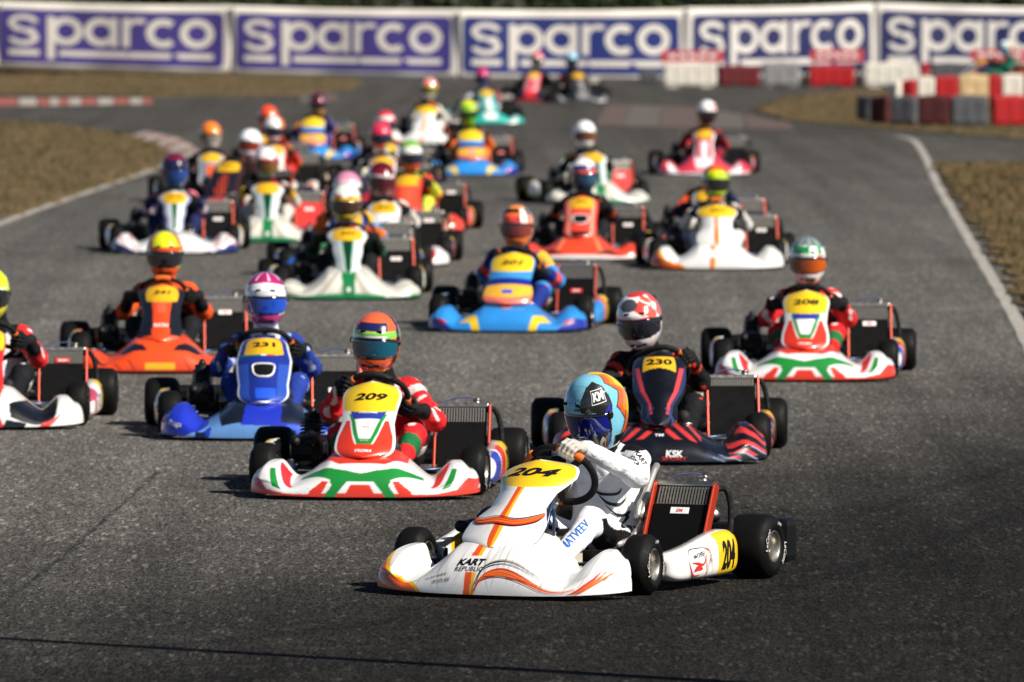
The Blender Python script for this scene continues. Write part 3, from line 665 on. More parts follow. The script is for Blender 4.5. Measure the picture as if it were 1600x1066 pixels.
# --- chassis and mechanical parts, one mesh each, shared by all karts
def chassis():
    mb = MB(); r = .015
    for s in (-1, 1):
        mb.tube(spline([(s*.16, -.10, .055), (s*.20, .05, .05), (s*.30, .35, .045), (s*.31, .70, .045), (s*.33, 1.13, .06)], 6), r, 10); mb.tube([(s*.16, -.10, .055), (s*.30, .0, .075), (s*.40, .0, .115)], r, 10)
        mb.tube(spline([(s*.31, .22, .05), (s*.46, .25, .055), (s*.48, .5, .055), (s*.46, .78, .055), (s*.31, .82, .05)], 5), .010, 8)
        mb.tube([(s*.15, -.10, .055), (s*.16, -.30, .06)], .010, 8); mb.tube([(s*.17, -.10, .12), (s*.18, -.27, .13)], .009, 8)
        mb.box((s*.40, .0, .125), (.035, .05, .09), .008)
    mb.tube([(-.16, -.10, .055), (.16, -.10, .055)], r, 10); mb.tube([(-.30, .38, .045), (.30, .38, .045)], r, 10); mb.tube([(-.32, .95, .055), (.32, .95, .055)], r, 10); mb.tube(spline([(-.28, -.22, .06), (-.16, -.30, .06), (.16, -.30, .06), (.28, -.22, .06)], 5), .010, 8)
    return mb.mesh('chassis_frame', M['frame'])
def floor_tray():
    mb = MB(); V = []; n = 12
    for i in range(n+1):
        y = -.12+.52*i/n; w = .15+.14*min(1, i/7); 
        for x in (-w, 0, w): V.append((x, y, .034+.02*max(0, 1-i/2)))
    F = gridF(n+1, 3); mb.add(V, F); mb.add([(x, y, z-.004) for x, y, z in V], [f[::-1] for f in F]); return mb.mesh('floor_tray', M['alu'])
def seat():
    path = spline([(0, .50, .14), (0, .60, .065), (0, .76, .045), (0, .90, .10), (0, .97, .27), (0, 1.01, .47)], 5); n = len(path); V = []; m = 17
    for i, p in enumerate(path):
        t = path[min(i+1, n-1)]-path[max(i-1, 0)]; t.normalize(); nn = Vector((0, -t.z, t.y)); f = i/(n-1); hw = np.interp(f, [0, .25, .6, 1], [.17, .205, .215, .17]); dep = np.interp(f, [0, .2, .5, .75, 1], [.03, .15, .29, .29, .06])
        for k in range(m):
            q = 2*k/(m-1)-1; V.append(tuple(p+Vector((hw*math.sin(q*PI/2)*(1+.05*abs(q)), 0, 0))+nn*dep*abs(q)**2.6))
    V2 = V+[(v[0]*1.03, v[1]+.008, v[2]-.008) for v in V]; F = gridF(n, m); F2 = F+[tuple(i+n*m for i in f)[::-1] for f in F]
    for i in range(n-1):
        for k in (0, m-1): F2.append((i*m+k, (i+1)*m+k, (i+1)*m+k+n*m, i*m+k+n*m))
    for k in range(m-1):
        for i in (0, n-1): F2.append((i*m+k, i*m+k+1, i*m+k+1+n*m, i*m+k+n*m))
    sh = MB().add(V2, F2).mesh('seat', M['steel']); fixn(sh); edge = [V[i*m+m-1] for i in range(n)]; e2 = [V[i*m] for i in range(n)]
    tr = MB(); tr.tube(edge, .016, 8); tl = MB(); tl.tube(e2, .016, 8); stm = mat('seat_silver_trim', '#c9c6c0', rough=.4, metal=.7, noise=.35, nscale=120); return sh, (tr.mesh('seat_trim', stm), tl.mesh('seat_trim', stm))
def engine():
    mb = MB(); mb.box((-.36, .70, .16), (.15, .20, .14), .02)
    for k in range(7): mb.box((-.36, .64, .235+.017*k), (.13-.004*k, .125, .007), .002)
    mb.tube([(-.36, .64, .22), (-.36, .64, .37)], .042, 16); mb.tube([(-.36, .64, .36), (-.36, .64, .40)], [.03, .012], 10); mb.tube([(-.44, .78, .14), (-.27, .78, .14)], .06, 20); mb.tube([(-.36, .55, .26), (-.36, .46, .24)], .030, 12)
    return mb.mesh('engine', mat('engine_metal', '#2a2c30', rough=.42, metal=.7, noise=.35, nscale=25))
def airbox():
    mb = MB(); mb.box((-.36, .36, .21), (.15, .22, .13), .035); mb.tube([(-.40, .27, .24), (-.40, .18, .25)], .026, 14); mb.tube([(-.32, .27, .24), (-.32, .18, .25)], .026, 14); mb.tube([(-.36, .46, .24), (-.36, .50, .245)], .034, 14); return mb.mesh('airbox', M['black'])
def exhaust():
    mb = MB(); mb.tube(spline([(-.36, .72, .28), (-.33, .86, .31), (-.20, 1.03, .31), (.0, 1.08, .30)], 6), [.022]*7+[.03]*6+[.045]*6, 14); mb.tube([(0, 1.08, .30), (.26, 1.06, .30)], .048, 18); mb.tube([(.26, 1.06, .30), (.32, 1.05, .30), (.42, .98, .29), (.47, .90, .27)], [.048, .035, .028, .028], 14); return mb.mesh('exhaust', M['steel'])
def muffler():
    mb = MB(); mb.tube([(.20, .97, .36), (.42, .93, .34)], .040, 18); mb.tube([(.42, .93, .34), (.46, .92, .335)], [.040, .02], 18); return mb.mesh('silencer', M['steel'])
# radiator in its own frame: width along X, leaning back; origin at lower centre
RADW, RADH = .275, .405
def radiator():
    core = MB(); core.box((0, 0, RADH*.5), (RADW-.03, .035, RADH), .004)
    n = 17
    fins = MB()
    for k in range(n): fins.box((-(RADW-.04)/2+(RADW-.04)*(k+.5)/n, -.019, RADH*.86), (.0065, .012, RADH*.23), 0)
    fins.box((0, -.019, RADH*.745), (RADW-.03, .008, .007), 0)
    tank = MB(); tank.box((0, 0, RADH+.012), (RADW-.01, .045, .03), .008); tank2 = MB(); tank2.box((0, 0, -.008), (RADW-.01, .045, .028), .008); tank.tube([(.07, .0, RADH+.02), (.07, 0, RADH+.05)], .018, 12); tank.tube([(.07, 0, RADH+.05), (.07, 0, RADH+.062)], [.021, .018], 12)
    cur = MB(); cur.box((0, -.022, RADH*.37), (RADW-.028, .008, RADH*.76), .003)
    rail = MB(); rail.box((0, -.012, RADH*.5), (.014, .05, RADH*1.06), .004); rail.box((0, -.040, RADH*.5), (.006, .010, RADH*1.0), .002)
    hose = MB(); hose.tube(spline([(.12, .02, RADH), (.16, .05, RADH+.02), (.19, .08, RADH*.8), (.19, .10, RADH*.4), (.10, .12, .05)], 6), .014, 10)
    wire = MB(); wire.tube(spline([(.08, 0, RADH+.055), (.02, .0, RADH+.075), (-.08, .02, RADH+.065), (-.13, .05, RADH+.01)], 6), .004, 6)
    return dict(core=core.mesh('radiator', M['coredark']), fins=fins.mesh('fins', M['core']), tank=tank.mesh('top_tank', M['alu']), tank2=tank2.mesh('bottom_tank', M['core']), curtain=cur.mesh('curtain', M['curtain']), rail=rail.mesh('side_rail', M['redrail']), hose=hose.mesh('hose', M['matte']), wire=wire.mesh('overflow_pipe', mat('clear_blue_pipe', '#5a6a9a', rough=.3)))
RAD = radiator(); RAIL_BLACK = RAD['rail'].copy(); RAIL_BLACK.materials[0] = M['black']; RED_CUR = RAD['curtain'].copy(); RED_CUR.materials[0] = M['redcurtain']
def rear_bumper():
    mb = MB(); mb.box((0, 1.285, .145), (1.30, .09, .15), .035)
    for s in (-1, 1): mb.box((s*.60, 1.27, .15), (.17, .12, .19), .03); mb.tube([(s*.28, 1.12, .06), (s*.28, 1.26, .12)], .014, 8)
    return mb.mesh('rear_bumper', M['black'])
def axle():
    mb = MB(); mb.tube([(-.56, 1.045, RR_), (.56, 1.045, RR_)], .025, 16); mb.tube([(-.20, 1.045, RR_), (-.19, 1.045, RR_)], .095, 28); mb.tube([(.12, 1.045, RR_), (.13, 1.045, RR_)], .095, 28)
    for s in (-1, 1): mb.tube([(s*.33, 1.045, RR_), (s*.37, 1.045, RR_)], .05, 18)
    return mb.mesh('rear_axle', M['steel'])
def stub():
    mb = MB()
    mb.tube([(.40, 0, FR), (.54, 0, FR)], .018, 12); mb.tube([(.40, 0, FR-.04), (.40, 0, FR+.045)], .016, 10)
    return mb.mesh('front_stub_axle', M['steel'])
def tie():
    mb = MB(); mb.tube([(.03, .06, .10), (.385, .075, FR)], .008, 8); mb.tube([(.37, .073, FR-.004), (.395, .076, FR+.004)], .014, 8); return mb.mesh('tie_rod', mat('tie_rod_alloy', '#3a4a66', rough=.3, metal=.8))
def tank():
    mb = MB(); mb.box((0, .26, .13), (.20, .22, .16), .04); mb.tube([(0, .22, .2), (0, .22, .235)], .028, 12); return mb.mesh('fuel_tank', mat('fuel_tank_plastic', '#bdb7a6', rough=.5, noise=.2))
def pedal():
    mb = MB(); mb.tube(spline([(0, .02, .05), (0, -.03, .12), (0, -.05, .20)], 4), .007, 8); mb.tube([(-.035, -.052, .20), (.035, -.052, .20)], .008, 8); return mb.mesh('pedal', M['steel'])
def steer_parts():
    rim = MB(); Rw = .155; pts = []
    for k in range(48):
        a = 2*PI*k/48; r = Rw*(1-.10*max(0, math.sin(a))**6); pts.append((r*math.cos(a), 0, r*math.sin(a)))
    rim.tube(pts, .0155, 12, closed=True)
    g = MB(); gp = [(Rw*math.cos(a), 0, Rw*math.sin(a)) for a in np.linspace(-.38, .38, 10)]; g.tube(gp, .0185, 12)
    top = MB(); top.tube([(Rw*.97*math.cos(a), 0, Rw*.97*math.sin(a)*1.0) for a in np.linspace(1.25, 1.9, 10)], .0175, 12)
    hub = MB(); hub.tube([(0, .012, 0), (0, -.05, 0)], .038, 18)
    for a in (R(200), R(340), R(90)): hub.box((Rw*.5*math.cos(a), -.012, Rw*.5*math.sin(a)), (Rw*.95, .006, .032), .002, Matrix.Rotation(-a, 3, 'Y'))
    hub.box((0, .028, .035), (.12, .03, .07), .01)
    return rim.mesh('steering_wheel', M['matte']), g.mesh('grip', M['orange']), top.mesh('wheel_band', M['orange']), hub.mesh('hub', M['black'])
WHC = Vector((0, .335, .472)); WHU = Vector((0, -math.sin(R(38)), math.cos(R(38)))); WHN = Vector((0, math.cos(R(38)), math.sin(R(38)))); WHR = .155
def column():
    mb = MB(); mb.tube([tuple(WHC-WHN*.03), (0, .08, .10)], .010, 10); 
    for s in (-1, 1): mb.tube([(s*.02, .22, .33), (s*.10, .05, .05)], .007, 8); mb.tube([(s*.03, .14, .50), (s*.06, .02, .30), (s*.10, -.02, .06)], .007, 8)
    return mb.mesh('steering_column', mat('column_blue_steel', '#3b4f74', rough=.35, metal=.6))
SHARE = dict(chassis_frame=chassis(), floor_tray=floor_tray(), engine=engine(), airbox=airbox(), exhaust=exhaust(), silencer=muffler(), rear_bumper=rear_bumper(), rear_axle=axle(), fuel_tank=tank(), steering_column=column())
SEAT, SEATTRIM = seat(); TIE = tie(); STUB = stub(); PEDAL = pedal(); STW = steer_parts()
def wheel_matrix(turn):
    # local X = across, local Y = normal towards the driver, local Z = up in the plane
    Mx = Matrix(((1, 0, 0), (0, WHN.y, WHU.y), (0, WHN.z, WHU.z))).to_4x4(); Mx.translation = WHC; return Mx @ Matrix.Rotation(-turn, 4, 'Y')

# ================================================================== DRIVER: shared meshes
def body_prims(hands, elbows, lean=0., fwd=0., hero=False):
    l = lambda x, y, z: np.array((x+lean*z, y-fwd*z, z)); P = []
    hz = .035 if hero else 0.
    kn = lambda s: (s*(.145 if hero else .185), .33, .275)
    P.append(('pelvis', l(-.085, .80, .145), l(.085, .80, .145), .100, .100)); P.append(('belly', l(0, .80, .18), l(0, .855, .33), .118, .118, (1.25, 1, 1)))
    P.append(('chest', l(0, .86, .33), l(0, .835, .425+hz), .118, .108, (1.30, 1, 1))); P.append(('shoulders', l(-.125, .825, .478+hz), l(.125, .825, .478+hz), .060, .060)); P.append(('neck', l(0, .81, .50+hz), l(0, .735, .645), .078, .064))
    for s, k in ((1, 0), (-1, 1)):
        sh = l(s*.155, .815, .474+hz); P.append(('uparm', sh, np.array(elbows[k]), .061, .051)); P.append(('forearm', np.array(elbows[k]), np.array(hands[k]), .049, .036))
        P.append(('thigh', l(s*.10, .76, .14), np.array(kn(s)), .084, .060)); P.append(('shin', np.array(kn(s)), np.array((s*.14, .0, .125)), .058, .043))
    return P
def hand_pos(phi): return WHC+Vector((WHR*math.cos(phi), 0, 0))+WHU*WHR*math.sin(phi)
def hand_frame(phi, elbow):
    t = Vector((-math.sin(phi), 0, 0))+WHU*math.cos(phi); e = (Vector(elbow)-hand_pos(phi)).normalized(); y = e+WHN*.10; y = (y-t*y.dot(t)*.5).normalized(); z = (t-y*t.dot(y)).normalized(); return y.cross(z), y, z
def wrist_pos(phi, elbow):
    x, y, t = hand_frame(phi, elbow); return hand_pos(phi)+x*.022+y*.100
def glove(mirror):
    """left hand closed on a rim that runs along local Z; +X outwards, +Y towards the driver"""
    P = []; A = lambda *a: np.array(a, float)
    P.append(('palm', A(.030, .028, -.024), A(.030, .028, .022), .021, .020, (1, 1.15, 1))); P.append(('palm2', A(.030, .030, 0), A(.024, .072, 0), .026, .026, (.8, 1, 1.15))); P.append(('cuff', A(.023, .070, 0), A(.020, .125, 0), .027, .037))
    for i, z in enumerate((.034, .012, -.010, -.031)):
        k = (1.0, 1.08, 1.02, .86)[i]; r = .0098 if i < 3 else .0088
        pts = [A(.034, .018, z*.95), A(.037*k, -.006, z), A(.020*k, -.030*k, z*.98), A(-.008, -.033*k, z*.95), A(-.026*k, -.014, z*.93)]
        for a, b in zip(pts, pts[1:]): P.append(('finger', a, b, r, r*.96))
    P.append(('thumb', A(.018, .048, .026), A(-.008, .036, .042), .015, .0125)); P.append(('thumb', A(-.008, .036, .042), A(-.027, .012, .046), .0118, .0100))
    V, Q = sdf_mesh(P, .0038, .006)
    if mirror: V = V*np.array([1, 1, -1]); Q = Q[:, ::-1]
    return V, Q
GLV = [glove(False), glove(True)]
def boot(s):
    P = [('b', np.array((0, .03, .025)), np.array((0, .0, -.05)), .048, .046), ('b', np.array((0, .0, -.055)), np.array((0, -.055, .05)), .044, .043), ('b', np.array((0, -.055, .05)), np.array((0, -.085, .12)), .042, .034)]
    V, Q = sdf_mesh(P, .008, .02); return fastmesh('boot', V, Q, mat('boot_leather', '#141416', rough=.6, noise=.3, nscale=30))
BOOT = boot(1)
# helmet: az 0 = forward (-Y), positive towards the wearer's left; el up
def S_helmet(az, el):
    az = np.asarray(az, float); el = np.asarray(el, float); ca, sa = np.cos(az), np.sin(az); ce, se = np.cos(el), np.sin(el)
    f = ce*ca
    rx = .121*np.sign(sa*ce)*np.abs(sa*ce)**.92; ry = -np.where(f > 0, .148, .160)*np.sign(f)*np.abs(f)**.94; rz = np.where(se > 0, .140, .192)*se
    chin = np.exp(-((el+.66)/.34)**2)*np.clip(ca, 0, 1)**1.5; brow = np.exp(-((el-.33)/.12)**2)*np.clip(ca, 0, 1)
    rear = np.exp(-((el-.10)/.5)**2)*np.clip(-ca, 0, 1)**2
    tp = 1-.16*np.clip(-se, 0, 1)**2
    edge = .004*np.exp(-((el-.62)/.09)**2)*np.exp(-((np.abs(az)-1.2)/.6)**2)
    return np.stack([rx*tp*(1+.05*np.exp(-((el+.55)/.3)**2))+edge*np.sign(sa), ry*tp-.022*chin-.006*brow+.012*rear, rz], -1)
AZR, ELB = 3.14159, -1.02
def helmet_mesh(layers, base, na, ne, post=None):
    az = np.linspace(-AZR, AZR, na, endpoint=False); el = np.linspace(ELB, PI/2-.004, ne); U, Vv = np.meshgrid(az, el, indexing='ij')
    P = S_helmet(U.ravel(), Vv.ravel()).reshape(na, ne, 3); C = paint(np.stack([U.ravel(), Vv.ravel()+.17], 1), base, layers).reshape(na, ne, 3)
    if post: C = post(U, Vv+.17, C)
    # neck edge rolled in
    e = P[:, :1]*np.array([.86, .86, 1.0]); e[:, :, 2] += .012; P = np.concatenate([e, P], 1); C = np.concatenate([C[:, :1]*0+.01, C], 1); n2 = ne+1
    i, j = np.meshgrid(np.arange(na), np.arange(n2-1), indexing='ij'); k = (i+1) % na; Q = np.stack([i*n2+j, k*n2+j, k*n2+j+1, i*n2+j+1], -1).reshape(-1, 4)
    me = fastmesh('helmet', P.reshape(-1, 3), Q, M['shell']); setcol(me, C.reshape(-1, 3)); return me
def vis_edge(az): return (-.27+.10*np.clip(np.abs(az)-.7, 0, 1), .30-.16*np.clip(np.abs(az)-.55, 0, 1)**1.2)
def visor_mesh(cfun):
    na, ne = 60, 16; az = np.linspace(-1.32, 1.32, na); V = []; C = []
    for a in az:
        lo, hi = vis_edge(a); lo -= .17; hi -= .17; els = np.linspace(lo, hi, ne); P = S_helmet(np.full(ne, a), els); nrm = P/np.linalg.norm(P, axis=1)[:, None]
        bulge = .0045; e = np.clip(1-np.abs(np.linspace(-1, 1, ne))**8, 0, 1)
        V.append(P+nrm*(bulge*e+.0005)[:, None]); C.append([cfun(a, t) for t in np.linspace(0, 1, ne)])
    V = np.array(V).reshape(-1, 3); i, j = np.meshgrid(np.arange(na-1), np.arange(ne-1), indexing='ij'); Q = np.stack([i*ne+j, (i+1)*ne+j, (i+1)*ne+j+1, i*ne+j+1], -1).reshape(-1, 4)
    me = fastmesh('visor', V, Q, M['visor']); setcol(me, np.array(C).reshape(-1, 3)); return me
VIS = {}
def visor(c1, c2):
    k = (c1, c2)
    if k not in VIS:
        a, b = np.array(lin(c1)), np.array(lin(c2)); VIS[k] = visor_mesh(lambda az, t: a+(b-a)*min(1, max(0, .5+az*.45)) if t < .86 else a*.15)
    return VIS[k]
def pivots():
    out = []
    for s in (-1, 1):
        mb = MB(); p = S_helmet(np.array([s*1.42]), np.array([-.04]))[0]; mb.lathe([(0, .001), (s*.010, .001), (s*.010, .010), (s*.006, .016), (-s*.006, .017)], 18, loc=(p[0], p[1], p[2]))
        out.append(fixn(mb.mesh('visor_pivot', M['black'])))
    return out
PIV = pivots()
def spoiler():
    az = np.linspace(-PI, PI, 40); mb = MB(); V = []; n = 24
    for a in np.linspace(PI*.62, PI*1.38, n):
        p = S_helmet(np.array([a]), np.array([.62]))[0]; d = p/np.linalg.norm(p); V += [p, p+d*.004+np.array([0, .012, .004]), p+np.array([0, .010, -.010])]
    F = gridF(n, 3); mb.add(V, F); return mb.mesh('spoiler', mat('helmet_spoiler', '#1a1b20', rough=.2, coat=.6))
SPO = spoiler()
VENT = MB().box((0, 0, 0), (.030, .012, .012), .004).mesh('vent', M['black'])
VENTS = [S_helmet(np.array([a]), np.array([e]))[0]*1.002 for a, e in ((-.34, .40), (.34, .40), (-.30, -.68), (.30, -.68), (0, -.72))]
POSES = {}
def pose(name):
    """body surface for one arm/lean pose (built once, recoloured for each driver)"""
    if name not in POSES:
        spec = {'straight': ((0., PI), 0, 0, ((.262, .60, .355), (-.262, .60, .355)), .0095), 'left': ((R(28), R(208)), .05, 0, ((.262, .585, .385), (-.268, .61, .335)), .0095),
                'right': ((R(-26), R(154)), -.05, .03, ((.268, .60, .335), (-.262, .585, .385)), .0095), 'lean': ((R(28), R(208)), -.13, 0, ((.225, .585, .385), (-.31, .61, .335)), .0095), 'hero': ((R(58), R(238)), .0, .06, ((.252, .565, .462), (-.27, .62, .33)), .0062)}[name]
        ph, lean, fwd, elb, h = spec; wr = [tuple(wrist_pos(p, q)) for p, q in zip(ph, elb)]; P = body_prims(wr, elb, lean, fwd, name == 'hero'); V, Q = sdf_mesh(P, h, .035, .0028 if name != 'hero' else .0026); ids, T = prim_ids(V, P)
        POSES[name] = dict(V=V, Q=Q, ids=ids, T=T, P=P, ph=ph, elb=elb, lean=lean, fwd=fwd, names=np.array([p[0] for p in P]))
    return POSES[name]
def suit_mesh(pz, spec):
    V, ids, T = pz['V'], pz['ids'], pz['T']; nm = pz['names'][ids]; C = np.zeros((len(V), 3), np.float32); left = V[:, 0] > 0
    for part in set(nm):
        m = nm == part; c = spec.get(part, spec['base'])
        if callable(c): C[m] = c(V[m], T[m], left[m])
        else: C[m] = lin(c)
    if 'speck' in spec:
        col, thr, sc = spec['speck']; n = np.sin(V[:, 0]*sc+np.sin(V[:, 2]*sc*.8)*1.5)+np.sin(V[:, 1]*sc*1.2+V[:, 2]*sc+np.sin(V[:, 0]*sc)*1.3); m = (n > thr) & np.isin(nm, ['uparm', 'forearm', 'thigh', 'shoulders', 'chest']); C[m] = lin(col)
    me = fastmesh('racing_suit', V, pz['Q'], M['cloth']); setcol(me, C); return me
def glove_mesh(k, colr, cuff):
    V, Q = GLV[k]; C = np.where((V[:, 1] > .085)[:, None], np.array(lin(cuff)), np.array(lin(colr))); me = fastmesh('glove', V, Q, M['glove']); setcol(me, C); return me
def project(bvh, shape, o, xa, ya, d, off=.002):
    """project a flat shape on a body surface"""
    V, F = shape; o, xa, ya, d = (Vector(k) for k in (o, xa, ya, d)); d.normalize(); out = []; ok = []
    for x, y in V:
        p = o+xa*x+ya*y; h, n, i, dist = bvh.ray_cast(p, d, 2.0)
        ok.append(h is not None); out.append(h-d*off+n*off*.6 if h is not None else p)
    return out, [f for f in F if all(ok[i] for i in f)]
GL = {}
def driver(kart, label, hel, suit, pz='straight', gl=('#151517', '#151517'), yaw=0, pitch=8, roll=0, detail=0, hoff=(0, 0, 0), group='drivers in the race', hs=1.0):
    p = pose(pz); root = bpy.data.objects.new('person', None); COL.objects.link(root); root.matrix_world = kart.matrix_world; tag(root, label, 'person', group)
    sm = suit_mesh(p, suit); so_ = obj('racing_suit', sm, root)
    for k, ph in enumerate(p['ph']):
        key = (k,)+tuple(gl); GL[key] = GL.get(key) or glove_mesh(k, *gl); o = obj('glove', GL[key], root)
        rad, yy, tan = hand_frame(ph, p['elb'][k]); Mx = Matrix(((rad.x, yy.x, tan.x), (rad.y, yy.y, tan.y), (rad.z, yy.z, tan.z))).to_4x4(); Mx.translation = hand_pos(ph); o.matrix_local = Mx
    for s in (-1, 1): obj('boot', BOOT, root, (s*.138, -.005, .118), (0, 0, R(-6*s)))
    hx = Vector((p['lean']*.75+(0 if detail else random.uniform(-.025, .025)), .715-p['fwd']*.75, .742))+Vector(hoff)
    hm = helmet_mesh(hel.get('layers', []), hel['base'], *((220, 150) if detail > 1 else (110, 76) if detail else (48, 34)), post=hel.get('post')); ho = obj('helmet', hm, root, hx, (R(pitch), R(roll+(0 if detail else random.uniform(-6, 6))), R(yaw)))
    ho.scale = (hs, hs, hs) if not isinstance(hs, tuple) else hs; obj('visor', visor(*hel.get('visor', ('#10121c', '#1b2440'))), ho); [obj('visor_pivot', q, ho) for q in PIV]
    if detail == 1: obj('spoiler', SPO, ho)
    if detail: [obj('vent', VENT, ho, tuple(q)) for q in VENTS]
    return root, so_, ho, p

# ================================================================== assembling a kart
def kart(label, px, py, yaw, liv, steer=0., detail=0, origin=False, group='racing karts on track', roll=0.):
    b = math.atan((px-800)/FPX); th = R(yaw)+b; f = Vector((-math.sin(th), -math.cos(th), 0)); N = at(px, py); O = N if origin else N-f*.50
    root = bpy.data.objects.new('racing_kart', None); COL.objects.link(root); root.location = (O.x, O.y, 0); root.rotation_euler = (0, R(roll), -th); root.matrix_world = Matrix.Translation((O.x, O.y, 0)) @ Matrix.Rotation(-th, 4, 'Z')
    tag(root, label, 'kart', group)
    res = {0: (110, 40), 1: (260, 90), 2: (520, 170)}[detail]; SN = S_nose(**liv.get('nose_shape', {})); SP = S_panel(**liv.get('panel_shape', {})); out = dict(root=root, SN=SN, SP=SP)
    n = obj('front_fairing', sheet('front_fairing', SN, *res, layers=liv['nose'], base=liv['nose_base'], rim=[(.006, -.006, 1), (.008, -.05, 1)], post=liv.get('nose_post')), root); out['nose'] = n
    pn = obj('front_panel', sheet('front_panel', SP, {0: 40, 1: 100, 2: 220}[detail], {0: 44, 1: 110, 2: 240}[detail], layers=liv['panel'], base=liv['panel_base'], post=liv.get('panel_post')), root); out['panel'] = pn
    md = pn.modifiers.new('t', 'SOLIDIFY'); md.thickness = .004; md.offset = -1
    if liv.get('number'):
        a, b_, sz, wd = liv.get('num_at', (0, .80, .062, .165)); obj('race_number', mesh('race_number', *on_surface(SP, (a, b_), text2d(liv['number'], sz, liv.get('shear', .25), .036, .012, wd)), M['ink']), pn)
    for t in liv.get('nose_text', []): obj('lettering', mesh('lettering', *on_surface(SN, t[1], text2d(t[0], t[2], t[3], t[4], .012, t[6] if len(t) > 6 else None)), M[t[5]]), n)
    for t in liv.get('panel_text', []): obj('lettering', mesh('lettering', *on_surface(SP, t[1], text2d(t[0], t[2], t[3], t[4], .012)), M[t[5]]), pn)
    if 'intake' in liv:
        (ca, cb, w_, h_, cm, om) = liv['intake']; pts = [(w_*.5*np.sign(math.cos(q))*abs(math.cos(q))**.6*(1.0+.22*math.sin(q)), h_*.5*np.sign(math.sin(q))*abs(math.sin(q))**.6) for q in np.linspace(0, 2*PI, 40, endpoint=False)]
        obj('intake', mesh('intake', *on_surface(SP, (ca, cb), poly2d(pts, .02), off=.003), cm), pn); lV, lF = on_surface(SP, (ca, cb), line_strip(pts, .004, True), off=.003); mb = MB(); mb.tube([lV[i] for i in range(40)], .0055, 6, closed=True); mb.build('intake_rim', om, pn)
    for s in (1, -1):
        S2 = S_pod(s); nn = {0: (30, 18), 1: (70, 36), 2: (200, 90)}[detail]; o = obj('side_pod', sheet('side_pod', S2, *nn, u0=0, u1=1, v0=-1, v1=1, layers=liv['pod'], base=liv['pod_base'], post=liv.get('pod_post')), root)
        md = o.modifiers.new('t', 'SOLIDIFY'); md.thickness = .004; md.offset = -1; 
        if s == 1:
            out['pod'] = o; out['SPod'] = S2
            if detail and liv.get('number'): obj('race_number', mesh('race_number', *on_surface(S2, (.755, -.05), text2d(liv['number'], .125, .18, .035, .02, .14), off=.0025), M['ink']), o)
    rm = RIMS[liv.get('rim', 'alu')]
    for s in (1, -1):
        for fr in (True, False):
            o = obj('wheel', T_F if fr else T_R, root, (s*(.525 if fr else .600), 0 if fr else 1.045, FR if fr else RR_)); o.rotation_euler = (random.uniform(0, 6), 0, (R(steer) if fr else 0)+(PI if s < 0 else 0)); o.rotation_mode = 'XYZ'
            r = obj('rim', rm[0 if fr else 1], o)
            if detail: [obj('lettering', q, o) for q in (TP_F if fr else TP_R)]
    for k, me in SHARE.items(): obj(k, me, root)
    so_ = obj('seat', SEAT, root); [obj('seat_trim', q, so_) for q in SEATTRIM]
    for s in (1, -1): o = obj('tie_rod', TIE, root); o.scale = (s, 1, 1); o = obj('front_stub_axle', STUB, root); o.scale = (s, 1, 1); o = obj('pedal', PEDAL, root, (s*.14, -.085, .0))
    ra = obj('radiator', RAD['core'], root, (.400, .60, .085), (R(-30), 0, R(2))); obj('fins', RAD['fins'], ra); obj('top_tank', RAD['tank'], ra); obj('bottom_tank', RAD['tank2'], ra); cu = obj('curtain', RED_CUR if liv.get('redcur') else RAD['curtain'], ra); cu.scale.z = 1 if detail == 2 or 'sticker' in liv else random.choice((1, .85, .6, 1.15)); obj('hose', RAD['hose'], ra); obj('overflow_pipe', RAD['wire'], ra)
    rl = RAIL_BLACK if liv.get('blackrail') else RAD['rail']
    for s in (1, -1): obj('side_rail', rl, ra, (s*RADW/2, 0, 0))
    if 'sticker' in liv:
        t, c1, z = liv['sticker'] if len(liv['sticker']) == 3 else (*liv['sticker'], .62)
        st = MB().box((0, -.028, RADH*z), (.085, .003, .034), .002).build('sticker', M[c1], ra); V, F = text2d(t, .017, .2, .02, .02); obj('sticker_text', mesh('sticker_text', [(x, -.0305, RADH*z+y) for x, y in V], F, M['white' if c1 != 'white' else 'redink']), st)
    out['rad'] = ra; ra.scale = (1, 1, liv.get('radh', .95))
    sw = obj('steering_wheel', STW[0], root); sw.matrix_local = wheel_matrix(liv.get('turn', 0.)); obj('hub', STW[3], sw)
    for s in (1, -1): g_ = obj('grip', STW[1], sw); g_.scale = (s, 1, 1)
    if liv.get('band'): bm_ = obj('wheel_band', STW[2], sw)
    return out
# ================================================================== LIVERIES  (nose: u -1..1 across, v 0..1 lip to top; panel: a, b; pod: s front..rear, w -1..1)
YEL, YEL2 = '#f4cb1c', '#e9b419'
plate = lambda b0=.66, c=YEL, k=.05: (c, lambda a, b: (b > b0+k*(1-a*a)*-1+0) & (np.abs(a) < (.93 if c != YEL2 else .74)) & (b < (.985 if c != YEL2 else .96)))
def band(b0, b1, c): return (c, lambda a, b: (b >= b0) & (b < b1))
podplate = (YEL, lambda s, w: (s > .60) & (s < .96) & (np.abs(w) < .96))
def hairlines(U, V, C, k=.80, n=150):
    """fine grey brush hairlines drawn over white plastic"""
    rg = np.random.default_rng(3); wm = (C.min(-1) > .55)
    for i in range(n):
        u0, sl, v0, v1 = rg.uniform(-1.1, 1.1), rg.uniform(-.10, .22), rg.uniform(0, .6), rg.uniform(.4, 1); w_ = np.clip(1-np.abs(U-(u0+sl*V*(1+.4*np.sin(i))))/.0065, 0, 1)*np.clip((V-v0)*6, 0, 1)*np.clip((v1-V)*6, 0, 1)*wm
        C *= (1-w_*rg.uniform(.12, .55))[..., None]
    return C
